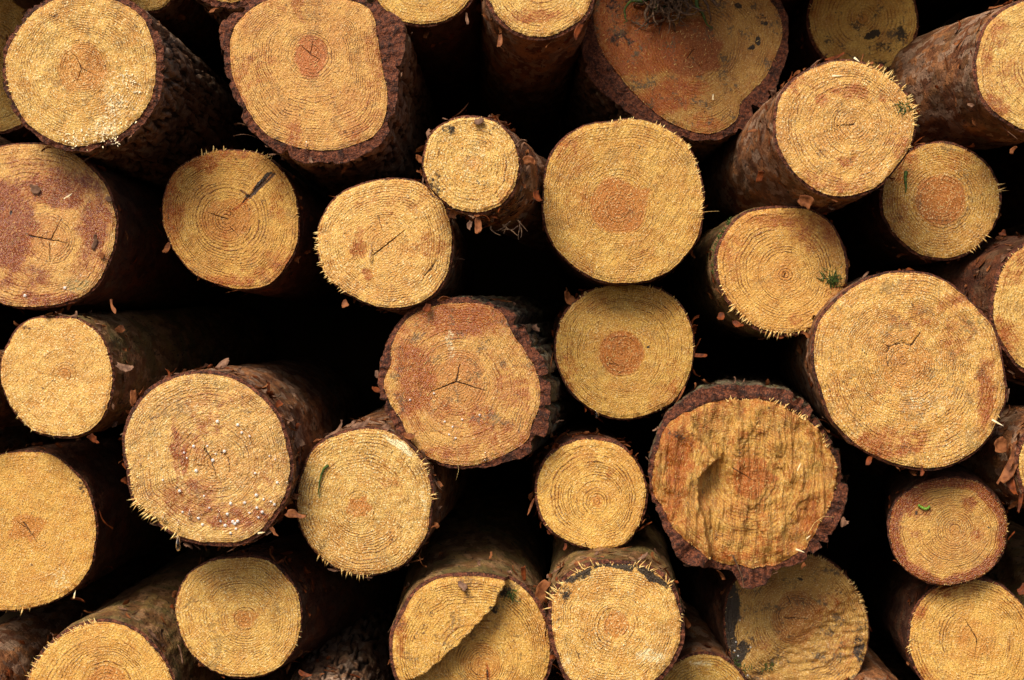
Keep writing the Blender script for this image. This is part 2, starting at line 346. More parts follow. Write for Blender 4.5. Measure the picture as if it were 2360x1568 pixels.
def log(idx, label, pts, pith=None, dy=0.0, bark='brown', bt=6, bpts=None, tilt=(0, 0), ft=(0, 0), heartR=0, heartE=0.12, heartpts=None,
        period=9, o=(), d=(), wh=(), gn=(), cracks=(), fringe=(), flakes=20, relief=None, rimo=0.2, basis=0.0, fuzz=42, L=1.5,
        mat={}, flk='ac', rough=1.0, edgen=1.0):
    S = (D + dy) / D; k = PX * S
    P = np.array(pts, float); c0 = P.mean(0)
    c = np.array(pith if pith else c0, float)
    rw = polar(pts, c, TH); rb0 = polar(bpts, c, TH) if bpts else rw + bt * (1 + .35 * perlin(np.cos(TH) * 2, np.sin(TH) * 2, idx))
    seed = idx * 5.71
    thick = bark in ('thick', 'mossy')
    rw = rw + edgen * (1.6 * perlin(np.cos(TH) * 14, np.sin(TH) * 14, seed) + 2.2 * perlin(np.cos(TH) * 4, np.sin(TH) * 4, seed))
    rb0 = np.maximum(rb0, rw + 2.0)
    if thick:
        wid = rb0 - rw
        rb0 = rb0 + 6 * perlin(np.cos(TH) * 7, np.sin(TH) * 7, seed + 3) + 2 * np.abs(perlin(np.cos(TH) * 18, np.sin(TH) * 18, seed)) + 1.5 * perlin(np.cos(TH) * 40, np.sin(TH) * 40, seed)
        rb0 = rb0 - .6 * wid * smooth(.3, .5, perlin(np.cos(TH) * 9, np.sin(TH) * 9, seed + 13)); rb0 = np.maximum(rb0, rw + 3)
    root = bpy.data.objects.new('pine_log', None); COL.objects.link(root)
    root.location = world(c[0], c[1], dy); root.empty_display_size = 0.05
    tag(root, label, 'log', 'sawn log ends stacked in the pile')
    mr = rw.mean()
    # ---- cut face
    t = np.linspace(0, 1, NR + 1)[1:][:, None]
    rr = t * (mr * 0.0 + rw[None, :]) * 1.0
    bl = smooth(0.15, 0.8, t); rr = t * (rw.mean() * (1 - bl) + rw[None, :] * bl)
    rr = np.minimum(rr, rw[None, :] * (0.25 + 0.75 * t) ) if False else rr
    X = c[0] + rr * np.cos(TH); Z = c[1] - rr * np.sin(TH)
    X = np.concatenate([[c[0]], X.ravel()]); Z = np.concatenate([[c[1]], Z.ravel()])
    T = np.concatenate([[0], np.repeat(t[:, 0], NS)]); THH = np.concatenate([[0], np.tile(TH, NR)])
    # ring phase: uneven widths, a little narrower towards the bark
    nring = max(6, mr / (period * .84)); phx = np.linspace(0, 1, 200); den = 1 + .15 * phx + .6 * perlin(phx * 5, seed, 1.5) + .5 * perlin(phx * 17, seed, 4.5)
    ph = np.concatenate([[0], np.cumsum(den)[:-1]]); ph = ph / ph[-1] * nring
    ring = np.interp(T + .012 * perlin(X / 30, Z / 30, seed) + .006 * perlin(X / 9, Z / 9, seed), phx, ph)
    xm = (X - c[0]) * k; zm = (c[1] - Z) * k
    rough_m = 0.0012 * rough
    y = np.array(-(rough_m * .7) * (fbm(X / 26, Z / 26, seed, 4)) - 0.0018 * perlin(X / 90, Z / 90, seed))
    y += 0.004 * smooth(.94, 1.0, T) * (perlin(np.cos(THH) * 16, np.sin(THH) * 16, seed) * .8 + .5)
    y += xm * math.tan(R(ft[0])) + zm * math.tan(R(ft[1]))
    if relief is not None: y += relief(X, Z)
    ck = lines(X, Z, cracks, seed) if cracks else np.zeros_like(X)
    y += 0.0025 * ck
    if heartpts: hp = polar(heartpts, c, THH)
    else: hp = heartR * (1 + heartE * perlin(np.cos(THH) * 1.5, np.sin(THH) * 1.5, seed + 2) * 2 + heartE * .5 * perlin(np.cos(THH) * 5, np.sin(THH) * 5, seed + 2))
    rad = np.hypot(X - c[0], Z - c[1])
    heart = 1 - smooth(.9, 1.08, rad / np.maximum(hp, 1e-3)) if (heartR or heartpts) else np.exp(-(rad / 16) ** 2) * .9
    SO = np.maximum(paint(X, Z, o, seed), basis) + rimo * smooth(.72, 1.0, T + .12 * perlin(X / 40, Z / 40, seed + 4)) + .1 * smooth(.95, 1, T)
    SD = paint(X, Z, d, seed + 20); SW = paint(X, Z, wh, seed + 30); SG = paint(X, Z, gn, seed + 40)
    V = np.stack([xm, y, zm], 1)
    f = grid_faces(NR, NS, True, off=1).tolist() + [(0, 1 + (j + 1) % NS, 1 + j) for j in range(NS)]
    f = [tuple(q) for q in f]
    wm = wood_mat(idx, **mat)
    FV_, FF_ = V, f
    yr = y[1 + (NR - 1) * NS:]   # rim heights
    # ---- bark: cut edge ring and the long side
    st = np.concatenate([[0], np.cumsum(np.linspace(.002, .035, 84))]); st = st / st[-1] * L
    rows = []; rim = []; fis = []; plate = []
    for q, fr in enumerate((0.0, 0.02, .25, .5, .75, .93)):
        r_ = rw * (1 - fr) * (0.992 if q == 0 else 1) + rb0 * fr
        yy = yr + 0.0015 + (0.0 if q else 0.003) + fr * 0.003 + (.0035 if thick else .0012) * fbm(np.cos(TH) * r_ / 9, np.sin(TH) * r_ / 9, seed + 1, 3)
        rows.append(np.stack([r_ * k * np.cos(TH), yy, r_ * k * np.sin(TH)], 1)); rim.append(np.ones(NS)); fis.append(np.zeros(NS) + (.8 if q == 0 else 0) + (.9 * smooth(.1, .35, perlin(np.cos(TH) * r_ / 12, np.sin(TH) * r_ / 12, seed + 6)) if thick else 0)); plate.append((r_ - rw) / 22.0)
    Rm = rb0.mean() * k
    for q, s in enumerate(st):
        cx_, cz_ = np.cos(TH) * Rm, np.sin(TH) * Rm
        if thick:
            sx = 34; n = perlin(cx_ * sx * 1.3, cz_ * sx * 1.3, s * 9 + seed) + .5 * perlin(cx_ * sx * 3, cz_ * sx * 3, s * 20 + seed)
            cr = 1 - smooth(0.02, .2, np.abs(n)); n3_ = perlin(cx_ * 70, cz_ * 70, s * 45 + seed)
            disp = -.0075 * cr + .003 * n3_ + .004 * perlin(cx_ * 12, cz_ * 12, s * 9 + seed); pl = .5 + n3_; fi = cr
        else:
            n = fbm(cx_ * 30, cz_ * 30, s * 11 + seed, 4); te = np.floor(n * 5) / 5; fr_ = n * 5 - np.floor(n * 5)
            disp = .0034 * te + .002 * perlin(cx_ * 9, cz_ * 9, s * 6 + seed); pl = .5 + te; fi = (1 - smooth(.03, .14, fr_)) * .9
        base = rb0 * k * (1 + .02 * s)
        r_ = base + disp * ((0.1 if thick else .4) + (.9 if thick else .6) * min(1, q / 6))
        yo = yr + .004 + s if q < 14 else np.full(NS, s + .004) 
        rows.append(np.stack([r_ * np.cos(TH) + tilt[0] * s, yo, r_ * np.sin(TH) + tilt[1] * s], 1))
        rim.append(np.full(NS, max(0, .8 - q * .5))); fis.append(fi); plate.append(pl)
    nrow = len(rows); Vb = np.concatenate(rows); F = grid_faces(nrow, NS, True).tolist()
    Vb = np.vstack([Vb, [[tilt[0] * L, L + .004, tilt[1] * L]]]); ce = len(Vb) - 1; lo = (nrow - 1) * NS
    F += [(lo + j, lo + (j + 1) % NS, ce) for j in range(NS)]
    F = [tuple(q) for q in F]; mi = [0] * len(F)
    A = lambda a, e=0.: np.append(np.concatenate(a), e)
    rim, fis, plate = A(rim), A(fis), A(plate)
    # loose scales
    g = np.random.default_rng(idx + 100); addV = []; n0 = len(Vb)
    for q in range(int(flakes * 1.5)):
        a = g.uniform(0, 2 * np.pi); s = abs(g.normal(0, .09)) + .001; j = int(a / (2*np.pi) * NS) % NS
        nrm = np.array([math.cos(a), 0, math.sin(a)]); tan = np.array([-math.sin(a), 0, math.cos(a)])
        pos = nrm * rb0[j] * k + np.array([tilt[0] * s, s + yr[j], tilt[1] * s])
        up = tan * g.normal(0, .8) + np.array([0, -1, 0]) * g.uniform(-.6, .8)
        FV, FF = flake_geo(pos, nrm, up, g.uniform(.004, .014) , g.uniform(.006, .026) * (2.0 if g.random() < .12 else 1), g.uniform(.0, .8) ** 2, g)
        if (FV[:, 1] < -.012).any(): continue
        addV.append(FV); F += [tuple(int(z) + n0 for z in ff) for ff in FF]; n0 += len(FV); mi += [1 + int(g.integers(0, len(flk)))] * len(FF)
    if addV:
        addV = np.concatenate(addV); Vb = np.vstack([Vb, addV]); z0 = np.zeros(len(addV)); rim, fis, plate = np.append(rim, z0), np.append(fis, z0), np.append(plate, z0)
    make('bark', Vb, F, [BARK[bark]] + [FLAKE[x] for x in flk], root, dict(rim=rim, fis=fis, plate=plate), mi)
    # ---- splinters: short fuzz round the whole rim, longer torn fringes where the photo has them, fibres lying on the face
    B = []; Dv = []; W = []
    def rimpt(a):
        j = int(a / (2*np.pi) * NS) % NS; return np.array([rw[j] * k * math.cos(a), yr[j], rw[j] * k * math.sin(a)])
    for q in range(int(fuzz * mr / 60)):
        a = g.uniform(0, 2*np.pi); p = rimpt(a) * np.array([.985, 1, .985]); l = g.uniform(.0012, .0045)
        dr = np.array([math.cos(a + g.normal(0, .6)), -g.uniform(0, .5), math.sin(a + g.normal(0, .6))]); B.append(p); Dv.append(dr / np.linalg.norm(dr) * l); W.append(g.uniform(.0003, .0007))
    for fr in fringe:
        a0, a1, ln, cnt = fr[:4]; da = fr[4] if len(fr) > 4 else None
        for q in range(cnt):
            a = R(g.uniform(a0, a1))
            if perlin(a * 5.0, seed, 2.2) + .5 * perlin(a * 19.0, seed, 5.2) < g.uniform(-.35, .15): continue
            p = rimpt(a % (2*np.pi)) * np.array([.975, 1, .975]) + np.array([0, g.uniform(-.001, .004), 0])
            l = ln * k * g.uniform(.25, 1.0) ** 1.5 * 1.2
            an = (a if da is None else (R(da) * .6 + a * .4 if abs(R(da) - a) < 3 else R(da))) + g.normal(0, .28)
            dr = np.array([math.cos(an), -g.uniform(-.1, .6), math.sin(an)]); B.append(p); Dv.append(dr / np.linalg.norm(dr) * l); W.append(g.uniform(.0008, .0019))
    Xr = xm; ids = g.integers(NS * 10, len(Xr), int(110 * (mr / 150) ** 2))
    for i_ in ids:
        an = g.uniform(0, 2*np.pi) if g.random() < .5 else R(60) + g.normal(0, .4); l = g.uniform(.002, .007) * (1.6 if g.random() < .06 else 1)
        B.append(np.array([xm[i_], y[i_] - .0005, zm[i_]])); Dv.append(np.array([math.cos(an), -.25, math.sin(an)]) * l); W.append(g.uniform(.0003, .0007))
    if B:
        VV, FF = pyramids(np.array(B), np.array(Dv), np.array(W), (0.1, 1, 0.05))
        nv0 = len(FV_); FF_ = FF_ + [tuple(z + nv0 for z in q) for q in FF]; FV_ = np.vstack([FV_, VV])
    pad = np.zeros(len(FV_) - len(V)); at = {n_: np.append(a_, pad) for n_, a_ in dict(ring=ring, heart=heart, so=SO, sd=SD, sw=SW, sg=SG, crk=ck).items()}
    make('cut_face', FV_, FF_, [wm, SPL], root, at, [0] * len(f) + [1] * (len(FF_) - len(f)))
    placed.append((c0[0], c0[1], dy, rb0.mean(), idx))
    return dict(root=root, c=c, k=k, dy=dy, rw=rw, rb=rb0)

exec_logs = True
# ------------------------------------------------------------------ the logs of the photograph
def G(x, y, r, ry=None): return circ(x, y, r, ry)
LG = {}
LG['A'] = log(1, 'large pale log end at top left corner with thick dark fissured bark',
    [(190,-12),(270,5),(330,45),(358,110),(360,170),(345,235),(300,290),(240,322),(165,335),(95,310),(45,265),(15,200),(10,140),(30,85),(70,35),(125,0)],
    pith=(188,157), dy=-.06, bark='thick', bt=12,
    bpts=[(190,-25),(280,-8),(345,35),(375,105),(378,170),(362,240),(312,302),(245,336),(165,347),(88,320),(36,272),(6,205),(0,140),(20,78),(62,25),(120,-12)],
    heartR=57, heartE=.1, period=7, ft=(-4, -4), cracks=[((188,157),(176,132),1.5),((176,132),(160,118),1.0),((188,157),(176,188),1.2),((188,157),(232,180),.9)], o=[(185,155,50,48,.25)],
    wh=[(262,235,28,60,.4,20),(245,290,55,28,.4)], d=[(100,30,55,30,.25),(60,60,50,30,.2)], mat=dict(ring=.4, heart=.5, speck=.9, wet=.1, grime=.15, tone=(1.04,1.03,1.1)), flakes=30, flk='ab', rough=1.5, fringe=[(150,200,10,25)])
LG['B'] = log(2, 'squarish log end with thick red-brown bark rim and small dark heart, near top left',
    [(700,-10),(790,-2),(850,20),(868,80),(880,150),(890,210),(885,270),(860,310),(810,335),(745,345),(670,335),(610,305),(575,260),(555,220),(535,170),(530,110),(545,60),(590,15),(640,-5)],
    pith=(715,125), dy=.0, bark='thick',
    bpts=[(700,-25),(800,-20),(865,5),(928,50),(930,110),(918,170),(912,240),(898,300),(860,342),(800,370),(740,376),(670,366),(608,330),(560,280),(543,225),(518,170),(512,110),(506,62),(560,15),(635,-20)],
    heartpts=[(715,80),(745,95),(754,125),(745,160),(735,168),(732,180),(700,178),(685,150),(678,140),(682,110),(695,88)], period=6.5, ft=(2,-2),
    cracks=[((715,125),(695,105),1.5),((715,125),(722,95),1.3),((715,125),(740,140),1.2)], o=[(690,20,14,60,.5,10),(590,140,60,25,.45),(610,180,45,20,.4),(680,300,25,60,.45),(640,40,90,25,.3),(860,140,25,110,.4),(830,270,50,60,.35),(560,180,22,80,.35)],
    mat=dict(ring=.6, heart=.9, speck=.35, wet=.7, tone=(.98,.86,.78), fib=.15, red=.2), flakes=20, flk='ab', rough=.6)
LG['C'] = log(3, 'pale log end cut by the left edge, behind the big top left log', G(-30,130,175), dy=.55, period=8, mat=dict(ring=.55, tone=(.95,.95,.9)), L=1.2)
LG['D'] = log(4, 'small log end half hidden at the top edge, behind the top left log', G(330,-60,86), dy=.35, period=8, mat=dict(ring=.3), bark='flaky', L=1.2)
LG['E'] = log(5, 'log cut off by the top edge, its dark bark showing left of the squarish log', G(530,-108,114), dy=.12, bark='thick', bt=14, flk='ac', mat=dict(tone=(1,.95,.9)))
LG['F'] = log(6, 'yellow log end cut off by the top edge, just right of the squarish log', G(975,-70,128), dy=.14, bark='brown', flakes=40, mat=dict(ring=.35, tone=(.95,.95,.85), grime=.2), fringe=[(250,350,8,30)])
LG['G'] = log(7, 'log cut off by the top edge with loose peeling bark below, near top centre', G(1245,-42,126), dy=.0, bark='flaky', bt=8, flakes=45, o=[(1240,35,70,22,.6),(1250,0,60,30,.3)], mat=dict(ring=.6, red=.5), period=9, tilt=(-.02,-.03))
LG['H'] = log(8, 'large shadowed dirty log end with dark heart and red bark, top centre right',
    [(1600,-75),(1720,-45),(1790,20),(1802,80),(1788,130),(1762,180),(1732,212),(1708,238),(1698,275),(1662,300),(1620,308),(1560,290),(1500,250),(1440,190),(1390,120),(1370,60),(1380,-10),(1450,-60)],
    bpts=[(1600,-95),(1730,-70),(1805,5),(1818,90),(1806,155),(1786,208),(1755,250),(1722,292),(1645,322),(1560,312),(1485,282),(1415,235),(1358,178),(1345,100),(1352,-5),(1430,-80)],
    pith=(1600,112), dy=.26, bark='thick', heartpts=[(1610,40),(1638,60),(1650,90),(1668,100),(1655,130),(1660,160),(1630,165),(1610,180),(1560,175),(1530,140),(1530,90),(1560,50)], period=7,
    o=[(1450,60,95,150,1.1,30),(1480,120,110,70,1.0),(1540,225,110,50,.8,20),(1500,40,60,80,.9),(1620,280,60,30,.45),(1600,190,60,15,.4)], d=[(1430,90,50,28,.5,-20),(1420,20,40,60,.42),(1745,95,12,10,.9),(1760,60,10,8,.8),(1730,110,8,8,.8),(1755,40,30,18,.35),(1700,20,10,10,.6)],  # dark patches on the left also paint in shade from the neighbouring log
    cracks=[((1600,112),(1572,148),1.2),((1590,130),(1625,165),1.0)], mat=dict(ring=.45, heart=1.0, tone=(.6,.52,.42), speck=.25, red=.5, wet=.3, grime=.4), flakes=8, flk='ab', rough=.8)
LG['I'] = log(9, 'dim yellow log end with black mould spots at the top edge, set far back', G(1990,44,124), dy=.42, period=8.5, d=[(2010,85,18,16,.8),(2070,80,34,24,.5),(2050,110,40,20,.45),(2060,150,50,20,.5),(1975,30,8,6,.5)], mat=dict(ring=.75, tone=(.9,.9,.8), speck=.3, grime=.4), o=[(1900,20,40,60,.3)], fringe=[(160,200,12,10)], L=1.2)
LG['J'] = log(10, 'bright round log end with splintery upper right rim, right of top centre',
    [(1930,142),(1990,148),(2050,180),(2090,220),(2108,270),(2100,330),(2065,385),(2020,430),(1960,450),(1900,445),(1850,415),(1805,360),(1788,300),(1795,235),(1825,190),(1875,158)],
    pith=(1967,287), dy=-.12, bark='flaky', bt=6, flk='abc', flakes=70, tilt=(-.03,-.03), ft=(2,-3), period=8, o=[(1890,230,20,24,.75),(1962,210,60,22,.6),(2030,232,14,16,.65),(1950,370,36,16,.65),(1880,410,60,20,.4),(2070,330,25,45,.5),(1850,200,40,30,.35),(1940,420,80,24,.4)],
    cracks=[((1967,287),(1930,290),2.0),((1967,287),(1975,275),1.5)], fringe=[(0,80,22,110,40),(-25,5,14,40,20)], mat=dict(ring=.5, tone=(1.04,.94,.86), speck=.85, wet=.5, heart=.2), rough=1.5)
LG['K'] = log(11, 'top right corner log end with reddish scaly bark along its left side', G(2425,148,176,158), dy=-.06, bark='flaky', bt=7, flk='abc', flakes=60, period=8, tilt=(-.1,.05),
    o=[(2310,80,30,45,.55),(2330,180,50,60,.45),(2300,240,40,30,.5),(2280,120,20,40,.4)], mat=dict(ring=.5, wet=.4), rough=1.4)
LG['L'] = log(12, 'shaded yellow-brown log end with dark heart below the top right corner log', G(2169,463,132), pith=(2168,460), dy=.12, heartR=60, heartE=.05, period=8,
    o=[(2090,380,40,60,.45),(2080,480,40,60,.35),(2200,370,60,25,.35)], mat=dict(ring=.35, heart=.8, tone=(.84,.78,.64), speck=.7, grime=.2), fringe=[(5,25,26,24),(-25,0,14,16),(290,330,16,16)], flk='ac', flakes=30, rough=1.4)
LG['M'] = log(13, 'large log end soaked with reddish resin at the left edge, below the top left log',
    [(80,333),(150,345),(205,385),(245,435),(265,500),(262,560),(240,620),(205,670),(150,697),(80,706),(10,700),(-60,660),(-100,590),(-112,520),(-100,430),(-50,365),(10,338)],
    pith=(115,552), dy=.04, bark='brown', bt=5, heartR=50, heartE=.2, period=7.5,
    o=[(20,520,75,130,1.1),(130,435,110,55,.9),(215,520,42,90,.9),(60,640,90,40,.6),(80,400,90,40,.5),(-40,600,80,90,.6),(200,600,50,50,.55),(100,690,120,16,.6)],
    gn=[(185,655,50,30,.5)], cracks=[((68,544),(158,560),2.2),((118,550),(142,505),1.4),((115,560),(115,608),1.2)], wh=[(185,650,30,25,.3)], d=[(30,488,6,6,.8)],
    mat=dict(ring=.6, red=1.0, wet=1.0, heart=.25, tone=(.96,.84,.72), speck=.6), flakes=20, flk='ac', rough=1.1)
LG['N'] = log(14, 'log end with a dark wedge-shaped knot pointing to the upper right',
    [(550,348),(600,355),(645,390),(675,440),(685,500),(683,560),(660,610),(625,650),(580,665),(520,660),(455,635),(415,595),(390,550),(378,510),(378,460),(395,410),(430,375),(490,350)],
    pith=(522,505), dy=.1, bark='brown', bt=3, heartR=56, heartE=.2, period=7.5, tilt=(.0,0), ft=(3,0),
    o=[(400,470,32,90,.6),(460,380,70,25,.6),(640,470,20,70,.4),(540,640,110,22,.45),(640,600,40,40,.45),(540,360,50,18,.5),(575,448,85,9,.7,42),(522,560,12,34,.45)], d=[(600,422,52,8,.85,44)],
    cracks=[((524,505),(478,490),1.6),((532,496),(530,488),1.4),((530,525),(552,545),1.2),((632,400),(575,458),4.2),((610,418),(560,466),5.0)],
    fringe=[(50,115,18,34,60),(0,45,8,30)], mat=dict(ring=.85, heart=.45, tone=(.88,.8,.64), speck=.25, wet=.3), flakes=20, rough=.7)
LG['O'] = log(15, 'bright round log end with a diagonal crack and ragged left rim, left of centre',
    [(880,415),(940,415),(1000,440),(1030,490),(1040,550),(1035,610),(1010,665),(960,700),(900,710),(840,695),(780,660),(745,620),(733,570),(740,510),(770,460),(820,430)],
    pith=(886,565), dy=-.02, bark='flaky', bt=4, heartR=58, heartE=.1, period=7, o=[(825,560,18,55,.65),(990,570,55,28,.45),(900,470,110,32,.35),(845,630,14,16,.7)],
    cracks=[((858,590),(935,530),2.4),((872,500),(882,532),1.3),((990,625),(1006,600),3.0),((978,636),(992,622),2.4)],
    wh=[(870,690,80,20,.2)], fringe=[(160,232,15,100,190),(130,165,9,30)], mat=dict(ring=.5, heart=.15, tone=(1.1,1.07,1.12), speck=.9, wet=.3), flk='abc', flakes=30, rough=1.2)
LG['P'] = log(16, 'smallest log end, very pale, with black patches on its left rim, above centre',
    [(1090,272),(1140,282),(1175,315),(1195,370),(1185,430),(1160,465),(1110,487),(1050,480),(1005,445),(980,400),(980,350),(1000,305),(1040,280)],
    pith=(1088,378), dy=-.14, bark='flaky', bt=5, flk='abc', flakes=110, tilt=(.16,-.02), period=8.5, ft=(2,-6),
    d=[(1035,300,22,20,.52),(1012,330,15,14,.5),(1005,420,22,40,.45),(1070,292,30,12,.35),(1100,470,50,12,.3)], o=[(1150,450,45,20,.3)], wh=[(1090,380,40,70,.3)],
    mat=dict(ring=.6, tone=(1.16,1.15,1.25), speck=1.0, grime=.1, wet=.1), rough=1.3)
LG['Q'] = log(17, 'large yellow log end with furry upper right rim, right of centre top',
    [(1400,282),(1460,275),(1520,290),(1570,320),(1600,365),(1618,430),(1618,500),(1600,560),(1560,610),(1510,640),(1450,652),(1380,645),(1320,610),(1275,560),(1255,500),(1255,430),(1265,370),(1300,320),(1350,290)],
    pith=(1425,475), dy=.06, bark='brown', bt=4, heartpts=[(1400,408),(1432,412),(1470,435),(1500,435),(1490,470),(1486,500),(1470,530),(1425,538),(1385,528),(1362,495),(1362,455),(1378,428)], period=7,
    o=[(1320,370,40,60,.35),(1330,460,40,60,.3),(1500,570,60,30,.3)], mat=dict(ring=.35, heart=.75, tone=(.92,.86,.7), speck=.6, fib=.5, fibang=R(60)), tilt=(.04,.0), fringe=[(-10,95,13,200,62),(95,125,7,14)], flakes=12, rough=1.3)
LG['R'] = log(18, 'evenly ringed log end with orange-brown round heart, directly under the furry rimmed one',
    [(1440,655),(1510,665),(1560,695),(1590,750),(1597,810),(1585,870),(1550,925),(1490,955),(1430,965),(1370,945),(1320,905),(1290,850),(1282,800),(1295,740),(1335,690),(1380,665)],
    pith=(1432,815), dy=.13, bark='brown', bt=4, heartR=52, heartE=.04, period=7, o=[(1540,880,40,60,.3),(1310,850,25,60,.35),(1400,700,60,20,.25)], d=[(1496,802,3.5,4,1.2)],
    cracks=[((1405,838),(1440,848),1.3)], mat=dict(ring=.6, heart=.85, tone=(.84,.79,.62), speck=.45, fib=.3, fibang=R(80)), fringe=[(0,140,12,90,70),(120,160,12,20)], flk='c', flakes=30)
LG['S'] = log(19, 'log end with long splinters at lower left and a moss tuft at right',
    [(1810,480),(1870,487),(1915,520),(1940,570),(1948,620),(1940,680),(1910,730),(1860,760),(1800,768),(1740,750),(1690,705),(1660,650),(1655,590),(1670,545),(1710,500),(1760,482)],
    pith=(1810,632), dy=.02, bark='green', bt=7, period=8, o=[(1880,540,60,50,.5),(1790,510,80,25,.5),(1700,620,30,60,.4),(1840,735,22,16,.5),(1920,660,20,40,.5),(1690,560,30,30,.35)],
    cracks=[((1810,632),(1806,640),2)], fringe=[(195,265,26,110,235),(265,310,18,30,250),(170,200,10,20)], mat=dict(ring=.85, heart=.3, tone=(.98,.88,.72), speck=.5, wet=.3), flk='ac', flakes=30)
LG['T'] = log(20, 'largest log end, with an arc-shaped crack around its pith, at the right',
    [(2070,630),(2140,635),(2200,665),(2250,710),(2290,760),(2310,830),(2320,900),(2310,950),(2280,1010),(2230,1055),(2170,1078),(2110,1078),(2040,1060),(1970,1020),(1920,965),(1890,890),(1875,820),(1885,750),(1920,700),(1970,660),(2020,638)],
    pith=(2082,830), dy=-.08, bark='flaky', bt=6, flakes=40, period=7, heartR=64, heartE=.15, tilt=(.1,0), ft=(2,-3),
    cracks=[((2048,800),(2060,795),2.2),((2060,795),(2078,790),2.2),((2078,790),(2098,796),2.0),((2048,800),(2042,822),2.2),((2042,822),(2046,842),1.8),((2046,842),(2060,862),1.2),((2100,796),(2122,766),2.6),((2048,800),(2032,788),1.8)],
    o=[(2210,770,60,55,.5),(2270,900,30,100,.65),(2060,1020,110,40,.6),(2030,900,30,15,.5),(2100,740,110,32,.4),(1960,900,50,60,.3),(2190,700,60,25,.4)], gn=[(2240,750,50,35,.45)],
    wh=[(2140,930,90,60,.3)], mat=dict(ring=.55, heart=.3, tone=(1.08,1.0,.9), speck=.85, wet=.5, grime=.15), fringe=[(-95,-20,9,60),(30,60,9,22),(-30,-5,16,8)], flk='abc', rough=1.8)
LG['U'] = log(21, 'log end cut off by the right edge, beside the largest log', G(2422,706,130,160), dy=.02, bark='brown', bt=8, flk='ab', flakes=70, tilt=(-.2,.0), o=[(2340,620,40,60,.4),(2320,780,40,60,.5)], mat=dict(ring=.5), fringe=[(110,180,10,40)])
LG['V'] = log(22, 'pale even log end with green tinged bark at the left edge, middle height',
    [(120,733),(175,737),(220,765),(248,815),(258,870),(250,925),(225,975),(180,1002),(130,1005),(75,990),(35,950),(10,900),(2,850),(15,800),(45,755),(80,735)],
    pith=(148,862), dy=.0, bark='green', bt=5, period=7.5, mat=dict(ring=.35, tone=(1.07,1.04,1.1), speck=.95, heart=.7, grime=.05), d=[(55,765,40,12,.3)], fringe=[(210,265,14,40,235)], flk='ab', flakes=30, tilt=(.05,.03), rough=1.3)
LG['W'] = log(23, 'large log end dotted with clear resin drops, lower left',
    [(420,868),(480,862),(540,875),(600,915),(640,965),(660,1030),(665,1090),(650,1150),(610,1210),(560,1245),(500,1252),(440,1245),(390,1225),(340,1180),(310,1150),(298,1080),(290,1010),(310,950),(350,900)],
    pith=(495,1065), dy=-.1, bark='flaky', bt=9, flk='abc', flakes=120, period=7, heartR=52, ft=(2,-3),
    o=[(425,1060,14,50,1.1),(405,1050,12,100,.75),(520,1190,110,40,.65),(450,1010,50,60,.4),(500,920,100,25,.35),(600,1100,40,60,.35),(440,1150,90,60,.6),(560,1190,80,40,.6),(480,980,60,50,.4)],
    d=[(340,970,40,60,.28),(370,920,60,24,.25)], cracks=[((472,1035),(486,1055),2.6),((486,1055),(498,1098),2.2),((504,1040),(526,1055),1.4),((526,1055),(530,1085),1.4),((530,1085),(518,1100),1.3),((455,1072),(478,1075),1.2),((468,1005),(476,1022),1.4)],
    mat=dict(ring=.5, heart=.25, tone=(1.04,1.0,1.0), speck=.9, wet=.9, red=.6, grime=.15), fringe=[(205,245,24,120,225),(160,205,10,50)], rough=1.8)
LG['X'] = log(24, 'log end with small orange pith and a curved green needle on it, below centre left',
    [(830,990),(890,995),(940,1025),(975,1070),(992,1120),(990,1190),(975,1245),(935,1295),(880,1320),(820,1325),(760,1300),(715,1255),(690,1200),(688,1140),(710,1060),(750,1015)],
    pith=(828,1168), dy=-.02, bark='flaky', bt=5, period=7.5, heartR=26, heartE=.3, o=[(900,1110,40,60,.35)], wh=[(920,1030,50,14,.8,-35),(975,1150,10,50,.4)], tilt=(.06,.03), ft=(1,-3),
    mat=dict(ring=.6, tone=(1.04,1.04,1.12), speck=1.0, heart=.7, grime=.12), fringe=[(5,45,20,50,30),(225,285,20,50,270),(285,330,8,20)], flk='ab', flakes=60, rough=1.4)
LG['Y'] = log(25, 'brown-stained log end with three radiating cracks and thick mossy bark, at centre',
    [(1050,700),(1110,700),(1160,725),(1180,770),(1210,810),(1240,870),(1243,930),(1225,980),(1215,1015),(1170,1045),(1110,1068),(1050,1072),(990,1055),(950,1020),(925,970),(895,920),(885,880),(900,840),(905,790),(935,740),(985,710)],
    bpts=[(1075,686),(1145,702),(1195,735),(1225,785),(1258,845),(1270,920),(1262,985),(1236,1035),(1170,1066),(1080,1082),(1000,1072),(940,1035),(905,980),(878,920),(872,860),(885,800),(915,745),(980,695)],
    pith=(1052,880), dy=.0, bark='mossy', period=7, heartR=70, heartE=.2, tilt=(.12,.02),
    cracks=[((1052,880),(990,905),2.0),((1052,880),(1060,840),2.6),((1052,880),(1122,902),2.0)],
    o=[(1060,740,130,50,.85),(960,880,55,110,.8),(1130,1000,110,50,.5),(1180,900,50,80,.5),(1100,960,60,30,.65),(940,800,40,60,.6),(1020,1040,70,20,.5),(1020,950,30,40,.5)], basis=.2, wh=[(1037,795,12,46,.45),(1010,930,28,26,.3)],
    mat=dict(ring=.45, heart=.45, tone=(.9,.78,.64), speck=.5, wet=.8, red=.4, grime=.25), flakes=25, flk='ab', rough=1.2)
